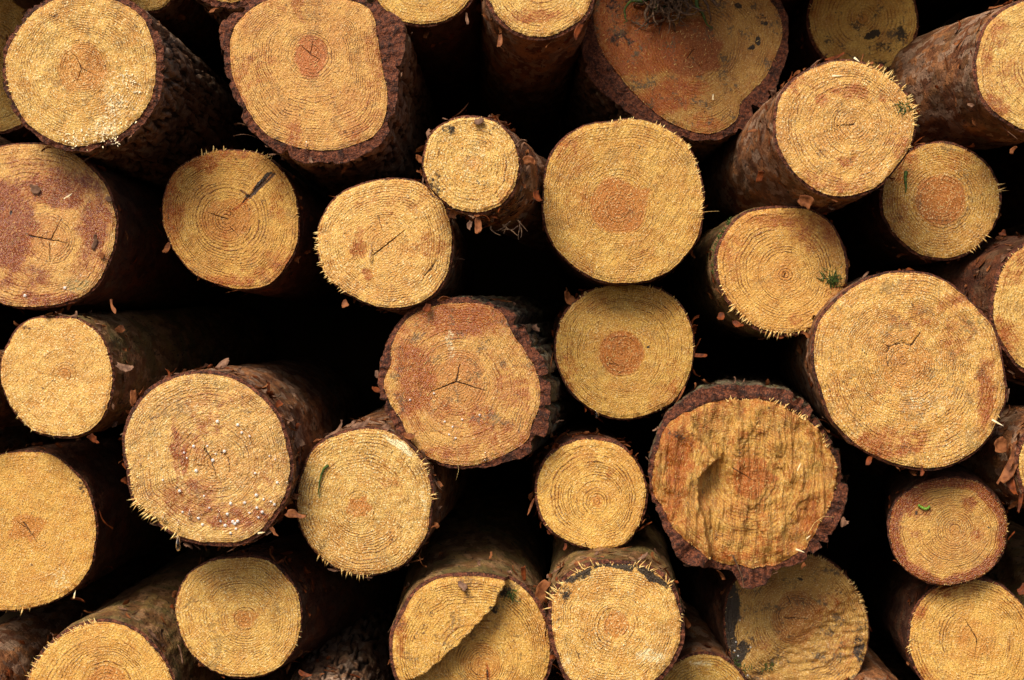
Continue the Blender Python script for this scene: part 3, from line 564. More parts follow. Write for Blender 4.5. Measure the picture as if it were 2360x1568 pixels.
LG['Z'] = log(26, 'small yellow log end left of the rough thick-barked log',
    [(1370,1015),(1420,1025),(1460,1060),(1483,1105),(1488,1150),(1470,1210),(1440,1250),(1390,1265),(1330,1255),(1275,1225),(1250,1190),(1238,1140),(1245,1090),(1275,1045),(1320,1020)],
    pith=(1375,1155), dy=.06, bark='brown', bt=6, period=7.5, heartR=13, heartE=.4, o=[(1405,1085,16,10,.5),(1340,1060,60,20,.3)], mat=dict(ring=.7, tone=(1.06,1.02,.88), speck=.6, heart=.5), fringe=[(190,250,9,30),(90,150,10,40)], flk='ac', flakes=60)
def reliefAA(X, Z):
    # the saw was set off twice: a step down from the left lobe, a scooped hollow right of it
    xe = np.interp(Z, [940, 985, 1060, 1100, 1150, 1200, 1300], [1588, 1600, 1650, 1610, 1608, 1622, 1640])
    left = smooth(4, -6, X - xe + 3 * perlin(X / 12, Z / 12, 3.3))
    y = -.022 * left * smooth(930, 1010, Z)
    dd = np.hypot((X - 1650) / 52, (Z - 1110) / 75); y = y + .022 * (1 - smooth(.2, 1.0, dd)) * (1 - left)
    y = y + .008 * perlin(X / 16, Z / 110, 4.4) + .005 * perlin(X / 7, Z / 50, 1.1) + .006 * perlin(X / 40, Z / 40, 6.1) + .006 * np.round(2.6 * perlin(X / 48, Z / 85, 9.1) + .25 * perlin(X / 9, Z / 14, 2.1)) / 2.6
    return y + .012 * smooth(1600, 1900, X)
LG['AA'] = log(27, 'roughly cut log end with a hollow scoop and ragged dark red bark',
    [(1700,922),(1760,925),(1830,950),(1885,990),(1918,1040),(1932,1090),(1928,1140),(1900,1200),(1870,1250),(1830,1285),(1770,1308),(1700,1305),(1630,1285),(1572,1240),(1535,1190),(1506,1130),(1503,1080),(1518,1020),(1550,968),(1615,935)],
    bpts=[(1700,888),(1780,893),(1848,918),(1892,972),(1934,1040),(1942,1090),(1958,1135),(1940,1200),(1902,1262),(1850,1298),(1795,1318),(1765,1352),(1715,1355),(1690,1322),(1640,1312),(1565,1290),(1545,1250),(1520,1192),(1498,1138),(1494,1080),(1507,1012),(1536,955),(1588,910),(1640,892)],
    pith=(1728,1100), dy=-.02, tilt=(.12,.0), bark='mossy', heartpts=[(1700,1062),(1725,1055),(1765,1062),(1770,1085),(1800,1105),(1770,1120),(1745,1150),(1720,1150),(1695,1130),(1690,1095)], period=8,
    cracks=[((1690,1080),(1745,1112),1.8)], o=[(1560,1050,45,100,.75),(1550,1150,35,70,.6),(1860,1180,50,70,.5),(1750,1260,110,40,.45),(1720,1000,20,16,.7),(1740,1200,60,60,.35),(1680,1280,60,20,.5)], basis=.33, edgen=3.2,
    d=[(1560,1000,40,16,.4),(1660,1230,18,50,.3)], mat=dict(ring=.3, heart=.9, tone=(.84,.76,.62), fib=.9, fibang=R(84), speck=.4, wet=.3, red=.2), relief=reliefAA,
    fringe=[(20,75,16,110,60),(-40,20,9,50),(75,110,14,30),(200,260,8,30)], flakes=30, flk='ab', rough=1.6)
LG['AB'] = log(28, 'smooth yellow log end with a shaded top at the left edge, lower left',
    [(60,1042),(120,1050),(165,1085),(200,1130),(218,1190),(218,1250),(205,1310),(165,1360),(110,1390),(40,1405),(-20,1400),(-80,1350),(-110,1280),(-115,1200),(-90,1120),(-30,1060)],
    pith=(58,1215), dy=.07, bark='brown', bt=4, period=9, heartR=38, heartE=.3, cracks=[((55,1205),(85,1250),2.0),((58,1215),(35,1200),1.2)], d=[(190,1115,18,40,.45),(75,1235,12,30,.3,30)], wh=[(140,1330,30,40,.35,-20),(110,1290,14,50,.25)],
    mat=dict(ring=.12, heart=.55, tone=(.98,.9,.74), speck=.6, grime=.06), fringe=[(225,275,20,110,250),(275,300,8,20)], flakes=20, rough=.8)
LG['AC'] = log(29, 'widely ringed log end cut off by the bottom edge, near the lower left corner',
    [(235,1434),(300,1450),(350,1490),(385,1540),(400,1600),(395,1660),(350,1720),(280,1760),(200,1760),(120,1720),(75,1660),(62,1590),(75,1545),(105,1500),(160,1455)],
    pith=(245,1580), dy=.0, bark='green', bt=7, period=10, heartR=48, heartE=.1, o=[(240,1560,60,40,.2)], mat=dict(ring=.75, heart=.5, tone=(1.06,1.0,.86), speck=.6), fringe=[(95,190,16,160,140)], flk='ab', flakes=25, tilt=(.05,.03))
LG['AD'] = log(30, 'smooth round log end with its brown bark visible to the right, at bottom left',
    [(550,1287),(610,1290),(655,1325),(685,1370),(692,1430),(680,1490),(645,1535),(595,1558),(530,1558),(475,1535),(430,1490),(408,1430),(410,1370),(440,1320),(490,1293)],
    pith=(565,1425), dy=.02, bark='brown', bt=4, period=8, heartR=24, heartE=.3, mat=dict(ring=.5, tone=(1.0,.97,.9), speck=.7, heart=.5, grime=.15), d=[(460,1340,20,40,.2,30)], wh=[(670,1440,20,50,.3)], fringe=[(-35,10,10,30)], tilt=(.14,-.03), flk='ac', flakes=60)
def reliefAE(X, Z):
    # the felling cut met the saw cut from the other side: the upper left half stands proud
    xs = np.interp(Z, [1300, 1350, 1390, 1430, 1480, 1540, 1570, 1640], [1172, 1162, 1142, 1104, 1058, 990, 925, 830]) + 4 * perlin(X / 10, Z / 10, 8.8) + 6 * perlin(X / 34, Z / 34, 1.8)
    return -.045 * smooth(2, -3, X - xs) + .016 * smooth(0, 60, X - xs) * 0
LG['AE'] = log(31, 'log end at bottom centre whose upper left half stands proud in a step',
    [(1050,1322),(1140,1325),(1200,1352),(1240,1400),(1263,1460),(1265,1520),(1250,1570),(1200,1620),(1100,1640),(1000,1610),(935,1570),(912,1520),(910,1460),(930,1410),(960,1360),(1000,1332)],
    pith=(1110,1530), dy=.03, bark='green', bt=9, period=6.5, heartR=46, heartE=.1, relief=reliefAE, tilt=(.0,.06), cracks=[((1122,1545),(1128,1585),2.5)],
    o=[(1125,1550,6,26,1.0),(1100,1520,20,20,.4),(930,1450,18,70,.4),(1000,1590,70,16,.4),(1080,1590,60,20,.4)], d=[(1165,1365,24,30,.6,20),(1140,1400,14,22,.5,20),(985,1430,10,40,.35,-30)],
    mat=dict(ring=.75, tone=(1.0,.95,.82), speck=.5, heart=.35, grime=.2), fringe=[(20,70,8,30)], flk='ab', flakes=50)
LG['AF'] = log(32, 'bright round log end with a sooty black splintered upper rim, bottom centre right',
    [(1420,1300),(1480,1306),(1530,1336),(1560,1390),(1570,1450),(1560,1500),(1530,1550),(1480,1590),(1420,1600),(1360,1590),(1310,1560),(1285,1500),(1272,1440),(1275,1380),(1310,1330),(1360,1305)],
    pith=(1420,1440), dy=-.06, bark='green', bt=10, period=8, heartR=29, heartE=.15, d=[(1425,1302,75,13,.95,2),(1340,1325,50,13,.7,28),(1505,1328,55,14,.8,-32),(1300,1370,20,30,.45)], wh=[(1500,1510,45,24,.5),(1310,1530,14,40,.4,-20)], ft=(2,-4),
    mat=dict(ring=.55, tone=(1.16,1.13,1.15), speck=1.0, heart=.55, grime=.08), fringe=[(35,75,26,36,50),(105,165,28,46,140),(75,110,10,30),(-10,10,16,8)], flk='abc', flakes=60, rough=1.2, tilt=(.04,.06))
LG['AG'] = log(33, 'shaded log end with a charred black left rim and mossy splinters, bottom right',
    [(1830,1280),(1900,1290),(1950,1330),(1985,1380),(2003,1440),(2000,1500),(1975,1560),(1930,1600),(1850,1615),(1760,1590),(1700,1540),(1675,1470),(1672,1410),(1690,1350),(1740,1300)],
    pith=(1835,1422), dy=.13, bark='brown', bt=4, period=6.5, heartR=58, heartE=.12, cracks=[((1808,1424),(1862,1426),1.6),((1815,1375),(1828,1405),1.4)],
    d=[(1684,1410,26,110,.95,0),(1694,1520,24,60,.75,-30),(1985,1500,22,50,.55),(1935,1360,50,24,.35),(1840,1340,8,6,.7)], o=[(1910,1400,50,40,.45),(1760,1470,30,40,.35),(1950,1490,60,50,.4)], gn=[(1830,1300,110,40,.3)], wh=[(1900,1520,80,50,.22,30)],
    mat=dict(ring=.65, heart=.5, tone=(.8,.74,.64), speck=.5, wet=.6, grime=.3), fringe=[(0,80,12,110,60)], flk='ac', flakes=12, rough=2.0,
    relief=lambda X, Z: .011 * smooth(-10, 40, (X - 1700) * .62 + (Z - 1560) * .78) * (1 + .5 * perlin(X / 20, Z / 12, 5.5)))
LG['AH'] = log(34, 'small log end with dark orange resin rim and a green caterpillar on it',
    [(2190,1103),(2250,1112),(2295,1150),(2320,1200),(2315,1260),(2285,1310),(2235,1340),(2170,1348),(2105,1325),(2065,1280),(2050,1220),(2065,1160),(2115,1120)],
    pith=(2200,1220), dy=.0, tilt=(.2,.04), bark='brown', bt=4, period=6, rimo=1.7, o=[(2120,1170,40,30,.6),(2235,1165,28,24,.6),(2250,1240,20,28,.6),(2110,1240,26,20,.4)], d=[(2110,1180,6,6,.6),(2280,1210,6,4,.6)],
    mat=dict(ring=.75, heart=.3, tone=(.9,.8,.62), speck=.4, wet=.8, red=.8), fringe=[(-5,30,14,16,10)], flk='c', flakes=10, rough=.8)
LG['AI'] = log(35, 'round log end with a thin curved crack at the lower right corner',
    [(2230,1335),(2300,1350),(2350,1390),(2385,1450),(2390,1520),(2370,1580),(2310,1620),(2240,1625),(2170,1600),(2120,1550),(2098,1490),(2105,1420),(2140,1370),(2180,1345)],
    pith=(2252,1475), dy=.04, tilt=(.12,-.06), bark='brown', bt=6, period=8, heartR=44, heartE=.1, cracks=[((2252,1475),(2226,1430),1.6),((2252,1475),(2246,1515),1.4)],
    o=[(2200,1360,70,20,.45),(2120,1400,24,30,.4),(2330,1380,40,30,.3),(2150,1560,40,30,.3)], mat=dict(ring=.8, heart=.25, tone=(1.04,.98,.84), speck=.5, wet=.3), fringe=[(155,190,18,20,235)], flk='ac', flakes=14)
LG['AJ'] = log(36, 'yellow log end mostly below the bottom edge, right of the soot-rimmed log', G(1622,1622,110), dy=.12, bark='flaky', mat=dict(ring=.4, tone=(1,.98,.82)), wh=[(1615,1530,30,10,.5)], fringe=[(90,140,12,20)])
LG['AK'] = log(37, 'log mostly beyond the right edge with shaggy peeling orange bark, below the largest log', G(2462,1070,115), dy=-.06, bark='flaky', bt=8, flk='abc', flakes=90, tilt=(-.12,.0))
LG['AL'] = log(38, 'log mostly beyond the lower left corner, only its red-brown bark showing', G(-108,1620,112), dy=-.02, bark='flaky', bt=8, flk='ac', flakes=60, tilt=(.05,0))
LG['AM'] = log(39, 'log beyond the left edge at middle height, a sliver of brown bark showing', G(-125,900,88), dy=.0, bark='flaky', bt=8, flk='ac', flakes=40, tilt=(.1,-.02))
LG['AN'] = log(40, 'log below the bottom edge, its dark bark top showing right of the smooth round log', G(740,1700,110), dy=.0, bark='thick', bt=8, flk='ac', flakes=40, tilt=(0,.06))
LG['AO'] = log(41, 'log below the bottom edge, its bark top showing left of the lower right corner log', G(2040,1720,112), dy=.0, bark='flaky', bt=8, flk='bc', flakes=50, tilt=(0,.06))

# ------------------------------------------------------------------ the rest of the pile, ground and an unseen backing added to block light from behind
GROUND_Z = -1.42
def copy_log(src, loc, rot, sc):
    r = src.copy(); COL.objects.link(r); r.location = loc; r.rotation_euler = (0, rot, 0); r.scale = (sc, 1, sc)
    for ch in src.children:
        c = ch.copy(); COL.objects.link(c); c.parent = r
    return r
W0 = []
for (x, y, dy, r, i) in placed:
    p = world(x, y, dy); W0.append((p[0], p[2], r * PX * (D + dy) / D))
g = np.random.default_rng(12)
srcs = [('O', 155), ('X', 163), ('W', 190), ('V', 134), ('AD', 143), ('S', 148), ('Q', 188)]
tries = 0; added = []
for rad_try in (188, 163, 148, 134):
    for q in range(5000):
        x = g.uniform(-800, 3160); y = g.uniform(-700, 2560)
        if -rad_try - 50 < x < 2360 + rad_try + 50 and -rad_try - 45 < y < 1568 + rad_try + 45: continue
        rr = rad_try * PX; X_, Z_ = (x - CX) * PX, (CY - y) * PX
        if Z_ - rr < GROUND_Z: continue
        if any(math.hypot(X_ - a, Z_ - b) < (c + rr) * .985 for a, b, c in W0): continue
        W0.append((X_, Z_, rr)); added.append((X_, Z_, rad_try))
for (X_, Z_, rt) in added:
    key = min(srcs, key=lambda s: abs(s[1] - rt) + g.uniform(0, 20)); sc = rt / key[1]
    s = LG[key[0]]
    o = copy_log(s['root'], (X_, D + g.uniform(-.05, .12), Z_), g.uniform(0, 6.28), min(sc, 1.0))
    tag(o, 'sawn log end in the part of the pile beyond the edges of the photograph', 'log', 'log ends beyond the edges of the photograph')

bk = NB('dark_forest_soil'); tcv = bk.new('ShaderNodeTexCoord').outputs['Object']
nn_ = bk.noise(tcv, 6, 6, .7); bk.link(bk.mix(nn_, lin((38, 28, 18)), lin((70, 54, 34))), bk.bsdf.inputs['Base Color']); bk.bsdf.inputs['Roughness'].default_value = .95
bk.bsdf.inputs['Specular IOR Level'].default_value = .1
def sheet(name, nx, ny, fn, mat):
    u, v = np.meshgrid(np.linspace(0, 1, nx), np.linspace(0, 1, ny), indexing='ij'); V = fn(u.ravel(), v.ravel())
    o = make(name, V, [tuple(q) for q in grid_faces(nx, ny, False).tolist()], [mat]); tag(o, None, None, None, 'structure'); return o
sheet('ground', 80, 80, lambda u, v: np.stack([(u - .5) * 60, (v - .5) * 60, GROUND_Z + .03 * perlin(u * 60, v * 60, 2.2)], 1), bk.m)
sheet('light_block_sheet', 60, 60, lambda u, v: np.stack([(u - .5) * 9, D + 1.62 + .12 * v + .05 * perlin(u * 20, v * 12, 4.2) , GROUND_Z - .1 + v * 3.6], 1), bk.m)  # unseen dark sheet added so no light leaks in behind the logs

# ------------------------------------------------------------------ loose things
def face_pt(key, px, py, lift=.001):
    """world point on the cut face of a log under a photograph position, found by casting a ray at the mesh"""
    bpy.context.view_layer.update()
    from mathutils import Vector
    f = [c for c in LG[key]['root'].children if c.name.startswith('cut_face')][0]
    p = Vector(world(px, py, 0)); inv = f.matrix_world.inverted(); o = inv @ Vector((0, 0, 0)); d = (inv.to_3x3() @ p).normalized()
    ok, loc, n, _ = f.ray_cast(o, d)
    if not ok: loc = None; return np.array(world(px, py, LG[key]['dy']))
    v = f.matrix_world @ loc; return np.array(v) + np.array([0, -lift, 0])
def ball(r, st=(1, 1, 1), n=10, m=7, drop=0.0):
    V = []; 
    for i in range(m + 1):
        a = math.pi * i / m
        for j in range(n):
            b_ = 2 * math.pi * j / n; z = math.cos(a); rr_ = math.sin(a) * (1 - drop * max(0, z) )
            V.append((r * st[0] * rr_ * math.cos(b_), r * st[1] * rr_ * math.sin(b_), r * st[2] * z * (1 + drop * (z > 0))))
    return np.array(V), [tuple(q) for q in grid_faces(m + 1, n, True).tolist()]
drop_meshes = {}
def droplet(key, px, py, r, label, group=None, long=0.0, hang=False):
    V, F = ball(1.0, (1, .8, 1.0 + long), drop=.6 * (long > 0))
    k_ = round(long, 2)
    p = face_pt(key, px, py, 0) if not hang else np.array(world(px, py, LG[key]['dy'] - .003))
    if k_ not in drop_meshes:
        o = make('resin_drop', V, F, [CLEAR if long > 0 else GLINT_BEAD]); drop_meshes[k_] = o.data
    else:
        o = bpy.data.objects.new('resin_drop', drop_meshes[k_]); COL.objects.link(o)
    o.location = p + np.array([0, -r * .35, 0]); s = r * PX; o.scale = (s, s, s); o.location[1] = p[1] - s * .4
    tag(o, label, 'resin drop', group)
# W: many beads
gW = np.random.default_rng(5)
pts = [(444,1034),(478,1033),(428,1049),(432,1062),(456,1092),(374,1114),(502,975),(545,983),(558,1001),(548,983),(575,1010),(494,1052),(516,1046),(493,1067),(618,1057),(632,1065),(588,1098),(610,1160),(622,1165),(595,1180),(605,1190),(598,1203),(630,1172),(575,1192),(552,1212),(545,1218),(538,1213),(520,1222),(508,1212),(562,1168),(530,1240),(460,1205),(470,1220),(420,1190),(468,1152),(415,1140),(640,1120),(590,1150),(520,1195),(480,1180),(530,1170),(545,1230)]
for (x, y) in pts:
    y = 868 + (y - 868) * .97
    droplet('W', x + gW.uniform(-4, 4), y, gW.uniform(2.0, 4.2), 'tiny clear resin bead on the large resin-dotted log end', 'resin beads on the lower left log end', long=0.0)
for (x, y) in [(378,1196),(412,1212),(437,1188),(505,1192)]:
    droplet('W', x, y, 5.0, 'elongated clear drip running down the large resin-dotted log end', 'resin drips on the lower left log end', long=.8)
droplet('W', 411, 1256, 6.0, 'long clear drop hanging below the resin-dotted log end', None, long=1.4, hang=True)
droplet('W', 662, 1136 - 20, 4.0, 'clear drop at the right rim of the resin-dotted log end', None, long=.2)
for (x, y) in [(1015,915),(1080,975),(1040,980),(1058,992),(1120,965),(1050,1010),(1065,1018),(960,930)]:
    droplet('Y', x - 15, y - 8, 2.6, 'tiny clear bead on the brown-stained central log end', 'resin beads on the central log end')
droplet('Y', 1118, 1054, 5.0, 'clear drop at the bottom rim of the brown-stained central log end', None, long=.8)
droplet('O', 855, 594, 5.5, 'clear teardrop under the diagonal crack of the bright left-centre log end', None, long=1.2)
droplet('O', 857, 572, 2.5, 'thin streak of resin above the teardrop on the bright left-centre log end', None, long=2.5)
droplet('R', 1375, 956, 5.5, 'single drop hanging under the evenly ringed log end', None, long=.6, hang=True)
droplet('B', 707, 338, 5.5, 'drop at the bottom of the squarish log end', None, long=.7)
droplet('AA', 1650, 1236, 5.0, 'drop below the hollow scoop of the rough log end', None, long=.7)
for (x, y) in [(58,690),(150,672)]:
    if y > 500: droplet('M', x, y - 8, 4.0, 'small drop near the bottom of the reddish left log end', 'drops on the reddish left log end')
for (x, y) in [(1688,1480),(1693,1512),(1690,1545),(1685,1500),(1700,1556),(1715,1557),(1697,1430),(1722,1492)]:
    droplet('AG', x + 8, y, 2.2, 'tiny bead along the charred edge of the shaded lower right log end', 'beads along the charred edge')

def scale_at(name, mat, p, up, nrm, wd, ln, curl, seed, label=None, cat=None, parent=None):
    V, F = flake_geo(np.zeros(3), np.array(nrm, float), np.array(up, float), wd * PX * .8, ln * PX * .9, curl, np.random.default_rng(seed))
    o = make(name, V, F, [FLAKE[mat]], None, loc=p)
    if parent is not None:
        o.parent = parent; o.location = np.array(p) - np.array(parent.location)
    else: tag(o, label, cat)
    md = o.modifiers.new('thickness', 'SOLIDIFY'); md.thickness = .0009
    return o
# chips resting on faces
scale_at('bark_chip', 'b', face_pt('M', 82, 448, .003), (.2,0,1), (0,-1,.3), 24, 26, .3, 1, 'tan bark chip stuck near the top of the reddish left log end', 'bark chip')
scale_at('bark_chip', 'b', face_pt('M', 214, 575, .003), (.3,0,1), (.3,-1,0), 14, 48, .25, 2, 'narrow pinkish bark strip on the right side of the reddish left log end', 'bark chip')
scale_at('bark_chip', 'b', face_pt('M', 246, 462, .003), (.6,0,.6), (0,-1,0), 16, 16, .2, 3, 'grey bark chip on the upper right rim of the reddish left log end', 'bark chip')
scale_at('bark_chip', 'a', face_pt('M', 236, 598, .003), (.2,0,1), (0,-1,0), 16, 20, .2, 4, 'small tan bark chip at the lower right rim of the reddish left log end', 'bark chip')
scale_at('bark_chip', 'b', face_pt('AE', 1058, 1338, .004), (.6,0,-.5), (0,-1,.2), 18, 34, .2, 5, 'pink bark scrap on the raised half of the stepped log end', 'bark chip')
scale_at('bark_chip', 'b', face_pt('P', 1094, 284, .004), (1,0,.2), (0,-1,.4), 16, 26, .2, 6, 'flat tan bark chip on the top of the smallest log end', 'bark chip')
def perch(key, px, py, lift=0.0, back=.01):
    return np.array(world(px, py, LG[key]['dy'] + back - lift))
# big loose scales still hanging on their logs
for (key, px, py, up, nrm, wd, ln, cu, m) in [
    ('R', 1598, 818, (1,0,.05), (0,-1,.3), 14, 42, .25, 'c'), ('R', 1592, 772, (.3,-.2,1), (.8,-1,0), 20, 40, .5, 'c'), ('R', 1330, 700, (-.8,0,.3), (0,-1,.6), 26, 56, .5, 'a'),
    ('Z', 1232, 1150, (-.5,-.2,-1), (-.3,-1,0), 11, 58, .35, 'a'), ('Z', 1440, 1045, (.9,-.2,.2), (0,-.8,.8), 20, 36, .7, 'c'), ('Z', 1275, 1035, (.2,-.3,1), (-.3,-1,.2), 18, 26, .6, 'c'), ('Z', 1303, 1252, (-.1,0,-1), (0,-1,0), 10, 22, .2, 'c'),
    ('P', 1190, 340, (.6,-.3,.8), (.6,-1,.2), 24, 34, .6, 'b'), ('P', 1205, 372, (.9,-.3,.1), (.6,-1,0), 24, 34, .6, 'a'), ('P', 1235, 440, (.1,0,-1), (.6,-1,0), 20, 48, .6, 'c'), ('P', 976, 372, (-1,-.2,.1), (-.2,-1,.2), 16, 24, .5, 'a'), ('P', 1100, 500, (.3,-.2,-1), (0,-1,-.2), 15, 46, .3, 'a'), ('P', 1085, 510, (-.4,-.2,-.8), (0,-1,-.2), 9, 26, .4, 'b'),
    ('J', 1745, 300, (-1,-.2,.0), (0,-1,.4), 14, 30, .2, 'a'), ('J', 1750, 420, (.1,-.2,1), (-.5,-1,0), 20, 36, .4, 'c'), ('J', 1900, 140, (1,-.1,.3), (0,-.5,1), 24, 60, .35, 'c'), ('J', 1840, 458, (.6,0,-.2), (0,-1,-.3), 24, 44, .4, 'a'),
    ('M', 255, 690, (.1,-.1,-1), (.2,-1,0), 14, 48, .3, 'a'), ('N', 392, 560, (-.2,-.1,-1), (-.6,-1,0), 18, 46, .6, 'a'), ('B', 715, 362, (0,0,-1), (0,-1,0), 9, 18, .2, 'b'),
    ('V', 160, 735, (1,-.2,.3), (0,-1,.6), 22, 30, .4, 'b'), ('V', 230, 765, (.3,-.2,1), (.3,-1,.3), 22, 26, .6, 'b'), ('V', 268, 840, (1,-.1,-.3), (.5,-1,.3), 24, 52, .3, 'b'), ('V', 305, 900, (.3,-.1,-1), (.8,-1,0), 24, 60, .2, 'a'), ('V', 210, 1000, (.3,-.2,-1), (0,-1,-.3), 28, 34, .3, 'c'),
    ('W', 388, 880, (.2,-.3,1), (-.2,-1,.5), 14, 34, .4, 'c'), ('W', 430, 862, (.9,-.2,.5), (0,-1,.8), 24, 36, .4, 'b'), ('W', 500, 848, (1,-.2,.3), (0,-.8,1), 24, 42, .4, 'b'), ('W', 660, 1180, (.9,-.2,-.4), (.3,-1,0), 26, 56, .3, 'a'), ('W', 625, 1215, (.4,-.2,-1), (.2,-1,0), 10, 30, .2, 'a'),
    ('X', 752, 1012, (.9,-.1,.6), (-.2,-1,.8), 20, 70, .3, 'b'), ('X', 810, 985, (1,-.1,.2), (0,-1,.8), 24, 60, .3, 'b'), ('X', 880, 985, (.8,-.2,-.3), (0,-1,.7), 22, 40, .5, 'b'), ('X', 930, 1000, (.8,-.1,-.6), (.4,-1,.5), 16, 36, .4, 'a'), ('X', 712, 1140, (-.9,-.1,-.3), (0,-1,.5), 22, 60, .35, 'a'),
    ('AK', 2322, 1030, (-1,-.1,.2), (0,-1,.3), 30, 44, .3, 'a'), ('AK', 2345, 1020, (-.15,-.2,-1), (-.5,-1,0), 26, 130, .3, 'a'), ('AK', 2355, 1120, (-.15,-.2,-1), (-.5,-1,0), 22, 80, .3, 'c'), ('AK', 2330, 1100, (-.2,-.2,-1), (-.5,-1,0), 18, 60, .5, 'c'),
    ('AE', 1240, 1400, (.05,-.1,1), (.2,-1,0), 26, 78, .1, 'a'), ('AE', 1210, 1340, (-.3,0,1), (.2,-1,0), 12, 46, .2, 'c'), ('AE', 1262, 1540, (.15,-.1,1), (.4,-1,0), 18, 70, .2, 'b'), ('AE', 985, 1335, (.9,-.1,.6), (0,-1,.5), 20, 40, .3, 'b'),
    ('AF', 1325, 1300, (1,-.2,.3), (0,-1,.8), 24, 70, .3, 'a'), ('AF', 1300, 1355, (-.8,-.2,.5), (-.4,-1,.2), 12, 34, .2, 'c'), ('AF', 1470, 1290, (.8,-.2,.3), (0,-1,.8), 18, 34, .4, 'b'),
    ('AG', 1930, 1590, (.9,0,-.2), (0,-1,-.3), 16, 34, .3, 'c'), ('AI', 2345, 1365, (.9,0,.1), (0,-1,.5), 24, 36, .3, 'c'), ('AI', 2180, 1350, (.7,0,-.3), (0,-1,.5), 16, 30, .2, 'c'), ('T', 2125, 1075, (.1,0,-1), (0,-1,0), 14, 26, .1, 'c'), ('T', 1905, 910, (-.2,0,1), (-.6,-1,0), 14, 40, .2, 'a'),
    ('S', 1795, 765, (.1,-.1,-1), (0,-1,0), 20, 22, .3, 'c'), ('S', 1665, 720, (-.3,-.1,-1), (-.5,-1,0), 18, 34, .6, 'c'), ('S', 1690, 740, (.7,-.1,-.8), (-.2,-1,0), 12, 40, .5, 'c'), ('G', 1155, 80, (.2,-.1,-1), (-.4,-1,0), 14, 40, .3, 'a'), ('G', 1350, 45, (-.6,-.1,-.7), (.4,-1,-.2), 14, 70, .2, 'c'), ('F', 1075, 30, (.1,-.1,-1), (.4,-1,0), 10, 40, .3, 'b'),
    ('O', 1010, 695, (.5,-.1,.4), (.3,-1,-.4), 16, 34, .3, 'a'), ('O', 795, 690, (.3,-.1,-1), (-.3,-1,0), 14, 26, .3, 'a'), ('O', 985, 700, (-.2,-.1,-1), (.3,-1,0), 18, 28, .3, 'c'), ('Y', 880, 900, (-1,-.1,.1), (0,-1,.3), 12, 30, .3, 'c'), ('L', 2302, 540, (1,0,.1), (0,-1,.3), 14, 20, .3, 'c'), ('K', 2330, 355, (.4,-.3,.9), (0,-1,.2), 16, 26, .4, 'a'), ('E', 590, 18, (1,-.1,.4), (0,-1,.3), 6, 50, .2, 'c'),
    ('AB', 165, 1395 - 15, (1,-.1,.1), (0,-1,-.5), 10, 40, .2, 'c'), ('AC', 420, 1530, (0,-.2,1), (.4,-1,0), 6, 56, .1, 'b'), ('AD', 625, 1345 - 42, (1,.6,.1), (.2,-1,.8), 16, 40, .3, 'c'), ('AD', 690, 1545, (.5,.2,-.5), (.3,-1,0), 20, 40, .4, 'c')]:
    scale_at('bark_flake', m, perch(key, px, py), up, nrm, wd, ln, cu, int(px * 3 + py), parent=LG[key]['root'])

def tube(acc, pts, r, m=0, n=6):
    P = np.array(pts, float); V = []
    for i, p in enumerate(P):
        d = P[min(i + 1, len(P) - 1)] - P[max(i - 1, 0)]; d /= np.linalg.norm(d) + 1e-9
        a = np.cross(d, (0, 1, 0.1)); a /= np.linalg.norm(a) + 1e-9; b_ = np.cross(d, a)
        rr_ = r * (1 - .75 * i / (len(P) - 1))
        for j in range(n): t_ = 2 * math.pi * j / n; V.append(p + rr_ * (math.cos(t_) * a + math.sin(t_) * b_))
    acc.add(V, [tuple(q) for q in grid_faces(len(P), n, True).tolist()], m)
def curve(p, d, ln, bend, n=7, g=None):
    P = [np.array(p, float)]; d = np.array(d, float); d /= np.linalg.norm(d)
    for i in range(n): d = d + g.normal(0, bend, 3) * (1, .4, 1); d /= np.linalg.norm(d); P.append(P[-1] + d * ln / n)
    return P
def moss(center, n, ln, label, seed, spread=12, up=(0, -.3, 1), cat='moss', arc=None):
    g = np.random.default_rng(seed); A = Acc()
    for i in range(n):
        if arc is not None: center = arc[int(g.integers(0, len(arc)))]
        p = np.array(center) + g.normal(0, spread * PX, 3) * (1, .15, 1) ; d = np.array(up) + g.normal(0, .6, 3)
        tube(A, curve(p, d, ln * PX * g.uniform(.4, 1.1), .25, 4, g), .0009, 0, 4)
    return tag(A.build('moss_tuft', [GREEN], sm=True), label, cat)
moss(face_pt('S', 1920, 650), 80, 26, 'green moss tuft on the right rim of the log end with long lower left splinters', 1, 11)
moss(face_pt('J', 2085, 248), 26, 20, 'small green moss sprig on the upper right of the bright splintery log end', 2, 9, (-.8, -.2, .1))
moss(face_pt('AG', 1700, 1545), 60, 14, 'green moss patch at the lower left of the charred-edged log end', 3, 14)
moss(face_pt('AG', 1765, 1535), 40, 14, 'green moss patch below the heart of the charred-edged log end', 4, 12)
moss(face_pt('AE', 1180, 1372, .004), 24, 20, 'little green sprig where the step meets the top of the stepped log end', 5, 7, (0, -.3, -.6))
moss(perch('S', 1660, 575), 150, 12, 'green moss along the upper left bark of the log end with long lower left splinters', 6, 3.5, (-.5, -.3, .5), arc=[perch('S', x_, y_, .0, .02) for x_, y_ in ((1668,535),(1660,550),(1655,565),(1651,580),(1649,595),(1649,612),(1650,630),(1680,515))])
